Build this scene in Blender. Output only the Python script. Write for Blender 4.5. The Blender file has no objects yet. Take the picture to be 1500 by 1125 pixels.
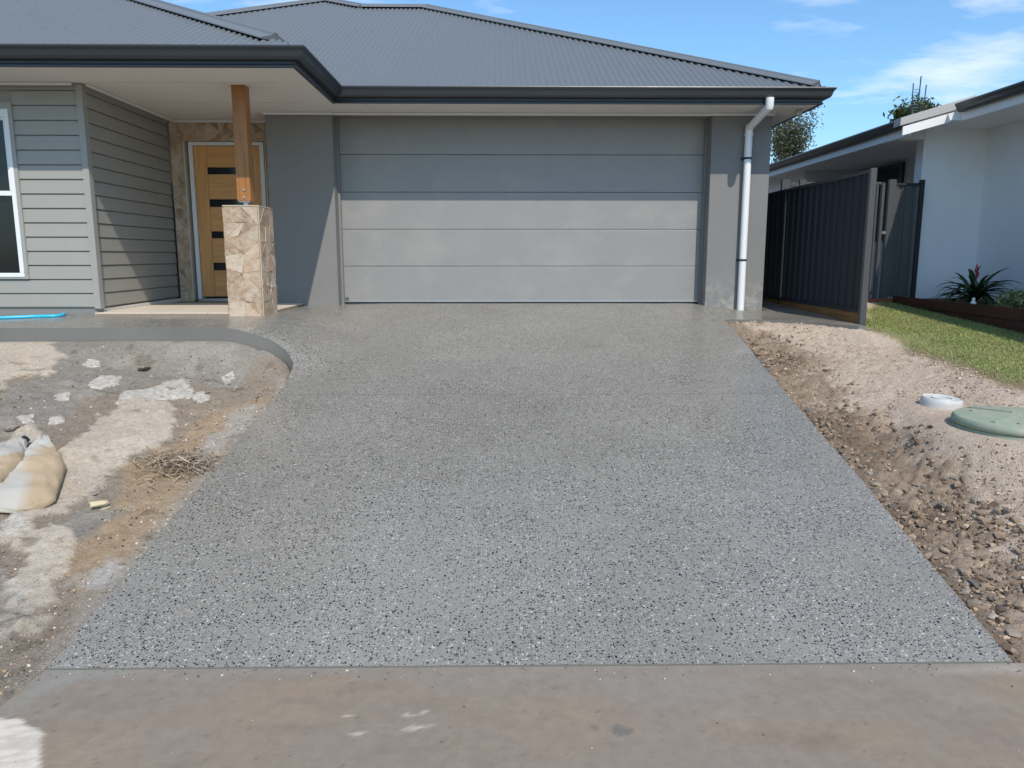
import bpy, bmesh, math, random
import numpy as np
from mathutils import Vector, Matrix
from mathutils.geometry import delaunay_2d_cdt
random.seed(7); rng = np.random.default_rng(11)
R = math.radians
S = bpy.context.scene
COL = S.collection

# ---------------------------------------------------------------- camera
F, PITCH, YAW, CH = 1119.07, 0.1655, 0.0136, 0.609
cam = bpy.data.objects.new('camera', bpy.data.cameras.new('camera')); COL.objects.link(cam)
cam.location = (0, 0, CH)
cam.rotation_euler = (math.pi/2 - PITCH, 0, -YAW)
cam.data.sensor_width = 36; cam.data.lens = 36*F/1500
cam.data.clip_start = .05; cam.data.clip_end = 5000
S.camera = cam

# ---------------------------------------------------------------- light
SUN = Vector((-.318, 1, -1.183)).normalized()
sun = bpy.data.objects.new('sun', bpy.data.lights.new('sun', 'SUN')); COL.objects.link(sun)
sun.rotation_euler = SUN.to_track_quat('-Z', 'Y').to_euler()
sun.data.energy = 2.75; sun.data.angle = R(.53); sun.data.color = (1, .905, .79)
W = bpy.data.worlds.new('World'); S.world = W; W.use_nodes = True
nt = W.node_tree; nt.nodes.clear()
sky = nt.nodes.new('ShaderNodeTexSky'); sky.sky_type = 'NISHITA'; sky.sun_disc = False
sky.sun_elevation = math.asin(-SUN.z)
sky.sun_rotation = math.atan2(-SUN.x, -SUN.y)
sky.air_density = 1.1; sky.dust_density = .6; sky.ozone_density = 2.2
bg = nt.nodes.new('ShaderNodeBackground'); bg.inputs[1].default_value = .126
out = nt.nodes.new('ShaderNodeOutputWorld')
tc = nt.nodes.new('ShaderNodeTexCoord')
sep = nt.nodes.new('ShaderNodeSeparateXYZ'); nt.links.new(tc.outputs['Generated'], sep.inputs[0])
def wmath(op, a, b=None):
    n = nt.nodes.new('ShaderNodeMath'); n.operation = op
    for i, v in enumerate((a, b)):
        if v is None: continue
        if isinstance(v, (int, float)): n.inputs[i].default_value = v
        else: nt.links.new(v, n.inputs[i])
    return n.outputs[0]
zc = wmath('MAXIMUM', wmath('ADD', sep.outputs[2], .12), .05)
cmb = nt.nodes.new('ShaderNodeCombineXYZ')
nt.links.new(wmath('DIVIDE', sep.outputs[0], zc), cmb.inputs[0]); nt.links.new(wmath('DIVIDE', sep.outputs[1], zc), cmb.inputs[1])
mp = nt.nodes.new('ShaderNodeMapping'); mp.inputs['Location'].default_value = (3.35, 1.9, 0); mp.inputs['Scale'].default_value = (1, 1.5, 1)
nt.links.new(cmb.outputs[0], mp.inputs[0])
cn = nt.nodes.new('ShaderNodeTexNoise'); cn.inputs['Scale'].default_value = 1.15; cn.inputs['Detail'].default_value = 9; cn.inputs['Roughness'].default_value = .58
nt.links.new(mp.outputs[0], cn.inputs['Vector'])
cr = nt.nodes.new('ShaderNodeValToRGB'); cr.color_ramp.elements[0].position = .515; cr.color_ramp.elements[1].position = .73
cr.color_ramp.elements[1].color = (.8, .8, .8, 1)
nt.links.new(cn.outputs[0], cr.inputs[0])
cm = nt.nodes.new('ShaderNodeMix'); cm.data_type = 'RGBA'
tint = nt.nodes.new('ShaderNodeMix'); tint.data_type = 'RGBA'; tint.blend_type = 'MULTIPLY'; tint.inputs[0].default_value = 1
nt.links.new(sky.outputs[0], tint.inputs[6]); tint.inputs[7].default_value = (.71, .96, 1.12, 1)
nt.links.new(cr.outputs[0], cm.inputs[0]); nt.links.new(tint.outputs[2], cm.inputs[6]); cm.inputs[7].default_value = (6.6, 6.9, 7.3, 1)
nt.links.new(cm.outputs[2], bg.inputs[0]); nt.links.new(bg.outputs[0], out.inputs[0])
S.view_settings.view_transform = 'Standard'; S.view_settings.look = 'None'; S.view_settings.gamma = 1
S.view_settings.use_curve_mapping = False
S.view_settings.exposure = .43

# ---------------------------------------------------------------- survey helpers
def ray(px, py):
    cx = (px-750)/F; cy = -(py-562.5)/F
    y = math.cos(PITCH)+math.sin(PITCH)*cy; z = -math.sin(PITCH)+math.cos(PITCH)*cy
    c, s = math.cos(YAW), math.sin(YAW)
    return Vector((c*cx+s*y, -s*cx+c*y, z))
def atY(px, py, Y): r = ray(px, py); p = r*(Y/r.y); p.z += CH; return p
def atX(px, py, X): r = ray(px, py); p = r*(X/r.x); p.z += CH; return p
def onto(px, py, zf):
    r = ray(px, py); a, b = 1., 25.
    for _ in range(40):
        m = (a+b)/2
        if CH+r.z*m/r.y > float(zf(r.x*m/r.y, m)): a = m
        else: b = m
    return Vector((r.x*a/r.y, a, CH+r.z*a/r.y))
def sm(t): t = np.clip(t, 0, 1); return t*t*(3-2*t)

# ---------------------------------------------------------------- noise
def hsh(i, j, s):
    n = (i.astype(np.int64)*374761393 + j.astype(np.int64)*668265263 + s*1274126177) & 0x7fffffff
    n = ((n ^ (n >> 13))*1274126177) & 0x7fffffff
    n = n ^ (n >> 16)
    return (n & 0xffff)/65535.
def vn(x, y, s=0):
    i, j = np.floor(x), np.floor(y); u, v = x-i, y-j; u = u*u*(3-2*u); v = v*v*(3-2*v)
    return (hsh(i, j, s)*(1-u)+hsh(i+1, j, s)*u)*(1-v)+(hsh(i, j+1, s)*(1-u)+hsh(i+1, j+1, s)*u)*v
def fbm(x, y, f, o=4, s=0, g=.5):
    a, t, k = 1., 0, 0.; x = np.asarray(x, float); y = np.asarray(y, float)
    for n in range(o):
        t = t+a*(vn(x*f+n*17.3, y*f-n*9.1, s+n)-.5); k += a; a *= g; f *= 2.03
    return t/k*2          # about -1..1

# ---------------------------------------------------------------- scene graph helpers
def tag(o, label=None, cat=None, group=None, kind=None):
    if label: o['label'] = label
    if cat: o['category'] = cat
    if group: o['group'] = group
    if kind: o['kind'] = kind
    return o
def thing(name, loc, label, cat, group=None):
    o = bpy.data.objects.new(name, None); COL.objects.link(o); o.location = loc; o.empty_display_size = .2
    return tag(o, label, cat, group)
def link(name, me, mat=None, parent=None, loc=None):
    o = bpy.data.objects.new(name, me); COL.objects.link(o)
    if mat and not me.materials: me.materials.append(mat)
    if parent is not None:
        o.parent = parent
        base = parent.location if parent.type == 'EMPTY' else Vector()
        o.location = (Vector(loc) if loc is not None else Vector()) - base
    elif loc is not None: o.location = loc
    return o
class MB:
    def __init__(s): s.v, s.f = [], []
    def add(s, vs, fs):
        n = len(s.v); s.v += [tuple(v) for v in vs]; s.f += [tuple(i+n for i in f) for f in fs]; return s
    def box(s, x0, x1, y0, y1, z0, z1):
        return s.add([(x, y, z) for z in (z0, z1) for y in (y0, y1) for x in (x0, x1)],
                     [(0, 2, 3, 1), (4, 5, 7, 6), (0, 1, 5, 4), (2, 6, 7, 3), (0, 4, 6, 2), (1, 3, 7, 5)])
    def prism(s, poly, vec):                      # extrude a closed loop of points along vec
        n = len(poly); a = [Vector(p) for p in poly]; b = [p+Vector(vec) for p in a]
        return s.add(a+b, [tuple(range(n))[::-1], tuple(range(n, 2*n))]+[(i, (i+1) % n, n+(i+1) % n, n+i) for i in range(n)])
    def tube(s, pts, rads, n=8, caps=True):
        pts = [Vector(p) for p in pts]
        if not isinstance(rads, (list, tuple)): rads = [rads]*len(pts)
        vs = []; prev = None
        for i, p in enumerate(pts):
            d = (pts[min(i+1, len(pts)-1)]-pts[max(i-1, 0)]).normalized()
            a = prev if prev is not None else (Vector((0, 0, 1)) if abs(d.z) < .9 else Vector((1, 0, 0)))
            a = (a-d*a.dot(d)).normalized(); prev = a; b = d.cross(a)
            vs += [p+(a*math.cos(2*math.pi*k/n)+b*math.sin(2*math.pi*k/n))*rads[i] for k in range(n)]
        fs = [(i*n+k, i*n+(k+1) % n, (i+1)*n+(k+1) % n, (i+1)*n+k) for i in range(len(pts)-1) for k in range(n)]
        if caps: fs += [tuple(range(n))[::-1], tuple(range((len(pts)-1)*n, len(pts)*n))]
        return s.add(vs, fs)
    def lathe(s, prof, c, n=24, a0=0, a1=2*math.pi):   # prof: (r, z)
        vs = [(c[0]+r*math.cos(2*math.pi*k/n), c[1]+r*math.sin(2*math.pi*k/n), c[2]+z) for r, z in prof for k in range(n)]
        m = len(prof)
        fs = [(i*n+k, i*n+(k+1) % n, (i+1)*n+(k+1) % n, (i+1)*n+k) for i in range(m-1) for k in range(n)]
        fs += [tuple(range(n))[::-1], tuple(range((m-1)*n, m*n))]
        return s.add(vs, fs)
    def sweep(s, path, prof, closed=True):          # plan path, profile (out, z), outward = right of travel
        P = [Vector((p[0], p[1])) for p in path]; n = len(P); k = len(prof); vs = []
        nr = [Vector(((P[i+1]-P[i]).y, -(P[i+1]-P[i]).x)).normalized() for i in range(n-1)]
        for i in range(n):
            if i == 0: m = nr[0]
            elif i == n-1: m = nr[-1]
            else: m = (nr[i-1]+nr[i])/(1+nr[i-1].dot(nr[i]))
            vs += [(P[i].x+m.x*o, P[i].y+m.y*o, z) for o, z in prof]
        K = k if closed else k-1
        fs = [(i*k+j, i*k+(j+1) % k, (i+1)*k+(j+1) % k, (i+1)*k+j) for i in range(n-1) for j in range(K)]
        if closed: fs += [tuple(range(k)), tuple(range((n-1)*k, n*k))[::-1]]
        return s.add(vs, fs)
    def mesh(s, name, bev=0, smooth=False, fix=True):
        me = bpy.data.meshes.new(name); me.from_pydata([tuple(v) for v in s.v], [], s.f); me.update()
        if fix or bev:
            bm = bmesh.new(); bm.from_mesh(me)
            if fix: bmesh.ops.recalc_face_normals(bm, faces=bm.faces)
            if bev: bmesh.ops.bevel(bm, geom=[e for e in bm.edges if len(e.link_faces) == 2 and e.calc_face_angle(0) > .6], offset=bev, segments=2, affect='EDGES', clamp_overlap=True)
            bm.to_mesh(me); bm.free()
        if smooth:
            me.polygons.foreach_set('use_smooth', [True]*len(me.polygons))
            if smooth == 'auto': me.set_sharp_from_angle(angle=R(35))
        return me
    def build(s, name, mat, parent=None, bev=0, smooth=False, fix=True):
        return link(name, s.mesh(name, bev, smooth, fix), mat, parent)
def np_mesh(name, V, Fq, cols=None, smooth=True):
    me = bpy.data.meshes.new(name); k = Fq.shape[1]
    me.vertices.add(len(V)); me.vertices.foreach_set('co', np.ascontiguousarray(V, np.float32).ravel())
    me.loops.add(Fq.size); me.loops.foreach_set('vertex_index', np.ascontiguousarray(Fq, np.int32).ravel())
    me.polygons.add(len(Fq)); me.polygons.foreach_set('loop_start', np.arange(0, Fq.size, k, dtype=np.int32))
    me.polygons.foreach_set('use_smooth', np.full(len(Fq), smooth))
    me.update(calc_edges=True)
    if cols is not None:
        a = me.color_attributes.new('albedo', 'FLOAT_COLOR', 'POINT')
        c = np.ones((len(V), 4), np.float32); c[:, :3] = cols; a.data.foreach_set('color', c.ravel())
    return me
def slab(name, outline, zf, th, mat, parent=None, step=.12):
    """flat slab whose top follows zf(x, y), with a vertical skirt"""
    O = []
    for a, b in zip(outline, outline[1:]+outline[:1]):
        a, b = Vector(a[:2]), Vector(b[:2]); n = max(1, int((b-a).length/step))
        O += [a.lerp(b, i/n) for i in range(n)]
    pts = list(O); n = len(O)
    xs = [p.x for p in O]; ys = [p.y for p in O]
    gx = np.arange(min(xs), max(xs), step); gy = np.arange(min(ys), max(ys), step)
    pts += [Vector((x+.013, y+.017)) for x in gx for y in gy]
    v, e, f, *_ = delaunay_2d_cdt(pts, [], [list(range(n))], 1, 1e-4)
    V = [(p.x, p.y, float(zf(p.x, p.y))) for p in v]; Fs = [tuple(q) for q in f]
    be = {}
    for q in Fs:
        for i in range(len(q)):
            k = (q[i], q[(i+1) % len(q)]); be[k] = 1
    m = len(V); low = {}; nf = len(Fs)
    for (a, b) in list(be):
        if (b, a) not in be:
            for c in (a, b):
                if c not in low: low[c] = len(V); V.append((V[c][0], V[c][1], V[c][2]-th))
            Fs.append((b, a, low[a], low[b]))
    mb = MB(); mb.add(V, Fs)
    o = mb.build(name, mat, parent, fix=False); o.data.materials.append(M['plain_concrete'])
    for p in o.data.polygons[nf:]: p.material_index = 1
    for p in o.data.polygons: p.use_smooth = True
    o.data.set_sharp_from_angle(angle=R(35))
    return o

# ---------------------------------------------------------------- materials
class Mat:
    def __init__(s, name, col=(.5, .5, .5), rough=.6, spec=.5, metal=0):
        s.m = bpy.data.materials.new(name); s.m.use_nodes = True; s.nt = s.m.node_tree; s.b = s.nt.nodes['Principled BSDF']
        s.b.inputs['Base Color'].default_value = (*col, 1); s.b.inputs['Roughness'].default_value = rough
        s.b.inputs['Specular IOR Level'].default_value = spec; s.b.inputs['Metallic'].default_value = metal; s.col = (*col, 1)
        s._pos = None
    def n(s, t, **k):
        x = s.nt.nodes.new('ShaderNode'+t)
        for a, v in k.items():
            if a in ('operation', 'data_type', 'blend_type', 'feature', 'voronoi_dimensions', 'noise_dimensions', 'attribute_name', 'wave_type', 'bands_direction', 'distance', 'invert'): setattr(x, a, v)
            else:
                i = x.inputs[int(a[1:])] if a[0] == 'i' and a[1:].isdigit() else x.inputs[a.replace('_', ' ')]
                s.put(i, v)
        return x
    def put(s, i, v):
        if hasattr(v, 'is_output'): s.nt.links.new(v, i)
        else: i.default_value = (*v, 1) if isinstance(v, tuple) and len(v) == 3 and i.type == 'RGBA' else v
    def pos(s, sc=(1, 1, 1)):
        g = s.n('NewGeometry'); return s.n('Mapping', Vector=g.outputs['Position'], Scale=sc).outputs[0]
    def noise(s, scale, detail=4, rough=.55, vec=None, sc=(1, 1, 1)):
        return s.n('TexNoise', Vector=vec if vec is not None else s.pos(sc), Scale=scale, Detail=detail, Roughness=rough).outputs[0]
    def ramp(s, fac, stops):
        r = s.n('ValToRGB', Fac=fac); e = r.color_ramp.elements
        while len(e) < len(stops): e.new(.5)
        for q, (p, c) in zip(e, stops): q.position = p; q.color = (*c, 1) if len(c) == 3 else c
        return r.outputs[0]
    def mix(s, fac, a, b, mode='MIX'):
        x = s.n('Mix', data_type='RGBA', blend_type=mode); s.put(x.inputs[0], fac); s.put(x.inputs[6], a); s.put(x.inputs[7], b); return x.outputs[2]
    def math(s, op, a, b=0.): return s.n('Math', operation=op, i0=a, i1=b).outputs[0]
    def color(s, c): s.put(s.b.inputs['Base Color'], c); return s
    def bump(s, h, strength=.3, dist=.01):
        x = s.n('Bump', Height=h, Strength=strength, Distance=dist); s.put(s.b.inputs['Normal'], x.outputs[0]); return s
    def vary(s, scale=3, amt=.12, fine=60, fam=.06, bump=0, bscale=200, bd=.002, rvar=0):
        a = s.noise(scale, 5); b = s.noise(fine, 3)
        k = s.math('ADD', s.math('MULTIPLY', s.math('SUBTRACT', a, .5), amt*2), s.math('ADD', s.math('MULTIPLY', s.math('SUBTRACT', b, .5), fam*2), 1.))
        hs = s.n('HueSaturation', Value=k, Color=s.col); s.color(hs.outputs[0])
        if bump: s.bump(s.noise(bscale, 3), bump, bd)
        if rvar: s.put(s.b.inputs['Roughness'], s.math('ADD', s.math('MULTIPLY', s.math('SUBTRACT', a, .5), rvar), s.b.inputs['Roughness'].default_value))
        return s
def streaks(M, amt=.1):                            # vertical grime
    pass
M = {}
def simple(name, col, rough=.6, spec=.4, metal=0, **k): M[name] = Mat(name, col, rough, spec, metal).vary(**k).m
simple('cladding', (0.3328, 0.328, 0.2967), .55, .35, amt=.05, fam=.03, bump=.08, bscale=90)
simple('trim', (0.3394, 0.3341, 0.3058), .5, .35, amt=.04)
simple('render_left', (0.2291, 0.2275, 0.2172), .85, .25, amt=.07, fam=.06, bump=.35, bscale=260, bd=.003)
simple('roof', (0.1471, 0.1637, 0.1718), .42, .4, amt=.06, fam=.03)
simple('gutter', (0.03825, 0.04515, 0.0528), .35, .5, amt=.08, rvar=.2)
simple('soffit', (0.735, 0.705, 0.66), .75, .3, amt=.03)
simple('white', (.78, .79, .79), .45, .4, amt=.03)
simple('pvc', (.8, .81, .8), .35, .5, amt=.05, fam=.02)
simple('dark', (.02, .02, .022), .6, .3)
simple('black_glass', (.008, .009, .01), .12, .5)
simple('galv', (.5, .51, .52), .35, .5, .9, amt=.1)
simple('fence', (0.02867, 0.03531, 0.04102), .55, .25, amt=.1, rvar=.2)
simple('fence_post', (0.07369, 0.07526, 0.07584), .45, .4, amt=.1)
simple('nb_wall', (0.848, 0.8692, 0.8798), .85, .25, amt=.04, fam=.03, bump=.2, bscale=220)
simple('nb_white', (.82, .82, .80), .5, .4, amt=.04)
simple('nb_cap', (0.429, 0.416, 0.39), .6, .4, amt=.08)
simple('hose', (0.026, 0.468, 0.728), .35, .5, amt=.1)
simple('dull_plastic', (.56, .56, .53), .55, .35, scale=8, amt=.14, fam=.1)
m = Mat('green_lid', (.3, .36, .27), .65, .3)
m.color(m.mix(m.math('MULTIPLY', m.ramp(m.noise(5, 7, .68), [(.42, (0, 0, 0)), (.68, (1, 1, 1))]), .75), m.mix(m.noise(22, 5), (.25, .315, .225), (.33, .39, .295)), (.47, .40, .31))); m.bump(m.noise(60, 4), .3, .003); M['green_lid'] = m.m
simple('antenna', (.05, .06, .07), .4, .5, .6)
simple('bark', (0.247, 0.208, 0.169), .9, .2, amt=.25)
simple('leaf_plain', (0.065, 0.117, 0.0325), .5, .4, amt=.3)
simple('flower', (0.39, 0.078, 0.091), .5, .4, amt=.3)
simple('asphalt', (.06, .06, .06), .9, .3, amt=.2)
simple('earth', (.2, .16, .11), .95, .2, amt=.3)
simple('mulch', (0.154, 0.084, 0.049), .95, .2, scale=20, amt=.5, fam=.3, bump=.8, bscale=90, bd=.02)
simple('stone_trim', (.50, .41, .30), .7, .3, amt=.15)
simple('tile', (0.69, 0.6095, 0.506), .45, .4, amt=.06)

# garage door: pale grey steel with faint dusty marks
m = Mat('garage_door', (.30, .305, .305), .5, .35)
d = m.noise(1.6, 6, .65, sc=(1, 1, 1.4)); gz = m.n('SeparateXYZ', Vector=m.n('NewGeometry').outputs['Position']).outputs[2]
dust = m.math('MULTIPLY', m.ramp(d, [(.5, (0, 0, 0)), (.72, (1, 1, 1))]), .5)
m.color(m.mix(dust, m.mix(m.noise(5, 4), (.258, .258, .252), (.302, .299, .287)), (.36, .345, .318)))
m.put(m.b.inputs['Roughness'], m.math('ADD', m.math('MULTIPLY', dust, .3), .42))
m.bump(m.math('ADD', m.noise(300, 2), m.math('MULTIPLY', m.noise(2.2, 3, sc=(1, 1, 2.5)), 14.)), .10, .001); M['garage_door'] = m.m
# pier render, right: cement splash low down
m = Mat('render_right', (.16, .163, .168), .85, .25)
gz = m.n('SeparateXYZ', Vector=m.n('NewGeometry').outputs['Position']).outputs
low = m.n('MapRange', Value=gz[2], i1=-.1, i2=.5, i3=1., i4=0.).outputs[0]
sp = m.math('MULTIPLY', m.math('POWER', low, 1.5), m.ramp(m.noise(7, 6, .7), [(.45, (0, 0, 0)), (.6, (1, 1, 1))]))
m.color(m.mix(m.math('MULTIPLY', sp, .6), m.mix(m.noise(3, 5), (.202, .200, .195), (.232, .228, .219)), (.48, .455, .41)))
m.bump(m.noise(260, 3), .35, .003); M['render_right'] = m.m
# timber post, sleepers, door
def timber(name, c0, c1, axis=2, rough=.45, sc=1., c2=None):
    m = Mat(name, c0, rough, .4); s = [14*sc, 14*sc, 14*sc]; s[axis] = .7*sc
    g = m.noise(2.2, 6, .65, sc=tuple(s)); g2 = m.noise(1.1, 3, .5)
    c = m.ramp(g, [(.3, c0), (.7, c1)])
    if c2: c = m.mix(m.math('MULTIPLY', g2, .6), c, c2)
    m.color(c); m.bump(g, .12, .003); M[name] = m.m
timber('post_timber', (0.196, 0.0747, 0.0191), (0.437, 0.18, 0.0478), 2, .35, c2=(0.392, 0.172, 0.0478))
timber('door_timber_v', (0.553, 0.278, 0.0959), (0.768, 0.403, 0.153), 2, .4)
timber('door_timber_h', (0.568, 0.285, 0.0959), (0.799, 0.418, 0.159), 0, .4)
timber('sleeper', (.16, .075, .025), (.33, .17, .06), 1, .8)
timber('edging', (.055, .02, .013), (.12, .045, .03), 1, .7)
timber('edging_gate', (.19, .065, .03), (.28, .10, .05), 0, .8)
# stone cladding: a colour per piece
m = Mat('stone', (.5, .42, .32), .75, .3)
oi = m.n('ObjectInfo').outputs['Random']
base = m.n('HueSaturation', Saturation=1.15, Value=.96, Color=m.ramp(oi, [(0, (.26, .17, .115)), (.2, (.58, .455, .34)), (.4, (.43, .305, .21)), (.6, (.62, .525, .415)), (.8, (.33, .23, .16)), (1, (.51, .37, .255))])).outputs[0]
ve = m.noise(24, 8, .7); v2 = m.noise(7, 5, .6)
c = m.mix(m.ramp(ve, [(.42, (0, 0, 0)), (.62, (1, 1, 1))]), base, m.mix(.4, base, (.72, .64, .52)))
c = m.mix(m.math('MULTIPLY', m.ramp(v2, [(.5, (0, 0, 0)), (.68, (1, 1, 1))]), .5), c, m.mix(.6, base, (.22, .15, .09)))
m.color(c); m.bump(m.math('ADD', m.noise(60, 6, .7), m.noise(16, 4)), .5, .01); M['stone'] = m.m
simple('grout', (.30, .23, .165), .9, .2, amt=.1)
# exposed aggregate concrete
def aggregate(name):
    m = Mat(name, (.2, .2, .2), .45, .5)
    big = m.noise(.9, 5, .6); mid = m.noise(5, 5, .6)
    cem = m.mix(m.ramp(big, [(.3, (0, 0, 0)), (.7, (1, 1, 1))]), (.205, .194, .164), (.295, .281, .240)); cem = m.mix(m.math('MULTIPLY', mid, .5), cem, (.25, .226, .182))
    cem = m.mix(.25, cem, m.mix(m.noise(260, 2), (.17, .163, .145), (.36, .345, .31)))
    c = cem; h = None
    vecs = m.pos()
    dens = m.noise(1.7, 4, .6)
    for sc, r0, r1, off in ((40, .07, .28, 0.), (64, .12, .35, 3.7), (105, .14, .36, 8.1)):
        wob = m.n('VectorMath', operation='MULTIPLY_ADD', i0=m.n('TexNoise', Vector=vecs, Scale=sc*1.4, Detail=1.).outputs['Color'], i1=(.55/sc,)*3, i2=vecs).outputs[0]
        v = m.n('TexVoronoi', voronoi_dimensions='2D', Vector=m.n('Mapping', Vector=wob, Location=(off, off*.7, 0)).outputs[0], Scale=float(sc))
        rgb = m.n('SeparateColor', Color=v.outputs['Color']).outputs
        rad = m.n('MapRange', Value=rgb[1], i1=0., i2=1., i3=r0, i4=r1).outputs[0]
        mask = m.math('LESS_THAN', v.outputs['Distance'], rad)
        show = m.math('LESS_THAN', m.math('ADD', rgb[2], m.math('MULTIPLY', m.math('SUBTRACT', dens, .5), -1.1)), .50)
        mask = m.math('MULTIPLY', mask, show)
        col = m.ramp(rgb[0], [(0, (.012, .013, .015)), (.50, (.022, .023, .026)), (.56, (.08, .08, .08)), (.66, (.36, .345, .31)), (.86, (.56, .54, .49)), (.88, (.24, .17, .11)), (1, (.34, .29, .22))])
        c = m.mix(mask, c, col)
    m.color(c)
    wet = m.noise(1.3, 4, .6)
    m.put(m.b.inputs['Roughness'], m.n('MapRange', Value=wet, i1=.35, i2=.65, i3=.20, i4=.42).outputs[0])
    m.bump(m.noise(160, 4, .6), .07, .003); M[name] = m.m
aggregate('aggregate')
m = Mat('plain_concrete', (.25, .245, .23), .85, .3)
m.color(m.mix(m.noise(1.5, 6, .65), (.135, .135, .12), (.225, .22, .198))); m.bump(m.noise(120, 4), .15, .003); M['plain_concrete'] = m.m
# painted-by-vertex earth / concrete (albedo attribute + fine grain)
def ground_mat(name, rough, g_amt, bump, bd, bsc=70):
    m = Mat(name, (.4, .35, .3), rough, .25)
    a = m.n('Attribute', attribute_name='albedo').outputs['Color']
    f = m.noise(150, 5, .75); f2 = m.noise(32, 6, .7)
    vo = m.n('TexVoronoi', voronoi_dimensions='2D', Vector=m.pos(), Scale=48.); vr = m.n('SeparateColor', Color=vo.outputs['Color']).outputs
    dot = m.math('MULTIPLY', m.math('LESS_THAN', vo.outputs['Distance'], m.n('MapRange', Value=vr[1], i1=0., i2=1., i3=.04, i4=.26).outputs[0]), m.math('LESS_THAN', vr[0], .30))
    if name != 'soil': dot = 0.
    k = m.math('ADD', m.math('MULTIPLY', m.math('SUBTRACT', m.math('ADD', m.math('MULTIPLY', f, .5), m.math('MULTIPLY', f2, .5)), .5), g_amt*2), m.math('SUBTRACT', 1., m.math('MULTIPLY', dot, .42)))
    m.color(m.n('HueSaturation', Color=a, Value=k).outputs[0])
    m.bump(m.math('ADD', m.math('MULTIPLY', f, .35), m.math('MULTIPLY', m.noise(bsc, 6, .65), 1.)), bump, bd); M[name] = m.m
ground_mat('soil', .95, 1.0, .9, .022, 90)
ground_mat('crossover', .7, .26, .16, .004, 40)
m = Mat('crossover', (.3, .27, .23), .72, .3)
a = m.n('Attribute', attribute_name='albedo').outputs['Color']
br_ = m.noise(9, 4, .6, sc=(.6, 14, 1)); fg = m.noise(330, 3, .7); bl = m.noise(17, 6, .7); po = m.n('TexVoronoi', Vector=m.pos(), Scale=130.).outputs['Distance']
k = m.math('ADD', 1., m.math('ADD', m.math('MULTIPLY', m.math('SUBTRACT', br_, .5), .10), m.math('ADD', m.math('MULTIPLY', m.math('SUBTRACT', fg, .5), .4), m.math('MULTIPLY', m.math('SUBTRACT', bl, .5), .5))))
k = m.math('MULTIPLY', k, m.n('MapRange', Value=po, i1=.03, i2=.16, i3=.72, i4=1.).outputs[0])
m.color(m.n('HueSaturation', Color=a, Value=k).outputs[0])
m.bump(m.math('ADD', m.math('MULTIPLY', br_, .35), m.math('MULTIPLY', fg, .6)), .22, .003); M['crossover'] = m.m
ground_mat('pebble', .85, .4, .3, .004, 120)
ground_mat('bag', .75, .12, .25, .003, 160)
ground_mat('blade', .55, .1, 0., .001)
def leaf_mat(name, c0, c1, c2):
    m = Mat(name, c0, .5, .35)
    r = m.n('NewGeometry').outputs['Random Per Island']
    c = m.ramp(r, [(0, c0), (.6, c1), (1, c2)]); m.color(c)
    m.put(m.b.inputs['Subsurface Weight'], 0.)
    t = m.n('BsdfTranslucent', Color=c); x = m.n('MixShader', i0=.25, i1=m.b.outputs[0], i2=t.outputs[0])
    m.nt.links.new(x.outputs[0], m.nt.nodes['Material Output'].inputs[0]); M[name] = m.m
leaf_mat('gum_leaf', (.05, .068, .035), (.10, .12, .065), (.19, .17, .11))
leaf_mat('far_leaf', (.035, .06, .02), (.08, .11, .035), (.13, .15, .05))
leaf_mat('strap_leaf', (.015, .04, .012), (.03, .075, .02), (.06, .11, .03))
leaf_mat('shrub_leaf', (.06, .12, .03), (.22, .28, .10), (.5, .5, .28))
leaf_mat('straw', (.26, .19, .11), (.46, .37, .26), (.66, .58, .47))

# ---------------------------------------------------------------- levels of the ground
Y0, SL = 3.07, .175
def zdrive(x, y):
    y = np.asarray(y, float); x = np.asarray(x, float)
    z = np.where(y < Y0, -1.14-.05*(Y0-y), -1.14+SL*(y-Y0))
    z = -.012*np.logaddexp(0, -z/.012)
    k = sm((x-2.35)/.9)*sm((y-7.25)/.55)
    return z+(-.077-.03*(9.85-y)-z)*k
def zpath(x, y): y = np.asarray(y, float); return -.012-.030*np.maximum(8.3-y, 0)
def surf(x, y):
    w = sm((np.asarray(x, float)+2.55+1.05*np.maximum(7.25-np.asarray(y, float), 0))/1.15)
    return zpath(x, y)*(1-w)+zdrive(x, y)*w
eL = [onto(px, py, surf) for px, py in ((430, 531), (427, 542), (410, 578), (375, 616), (299, 706), (252, 762), (205, 819), (140, 893), (106, 934), (75, 973))]
eR = [onto(px, py, zdrive) for px, py in ((1061, 468), (1122, 541), (1195, 626), (1261.5, 702), (1297, 745), (1376.5, 842), (1445, 923), (1479, 964))]
pF = [onto(px, py, surf) for px, py in ((0, 480.5), (120, 480), (293, 479.6), (352, 484), (396, 497), (419, 513), (430, 531))]
pF = [Vector((-10, pF[0].y, 0))]+pF
eL[-1].y = eR[-1].y = Y0
XY = sorted([(p.y, p.x) for p in eL]); EL = (np.array([a for a, b in XY]), np.array([b for a, b in XY]))
XY = sorted([(p.y, p.x) for p in eR]); ER = (np.array([a for a, b in XY]), np.array([b for a, b in XY]))
PF = (np.array([p.x for p in pF]), np.array([p.y for p in pF]))
YC = eL[0].y
fl = onto(0, 1034, zdrive); fr = onto(1500, 984, zdrive)
def edgeL(y):
    y = np.asarray(y, float); e = np.interp(np.minimum(y, YC), *EL)
    return np.where(y < Y0, EL[1][0]+(fl.x-EL[1][0])*(Y0-y)/(Y0-fl.y), e)
def edgeR(y):
    y = np.asarray(y, float); e = np.interp(y, *ER)
    return np.where(y < Y0, ER[1][0]+(fr.x+.02-ER[1][0])*np.minimum((Y0-y)/(Y0-fr.y), 3), e)
def pathF(x): return np.interp(np.asarray(x, float), *PF)
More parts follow.
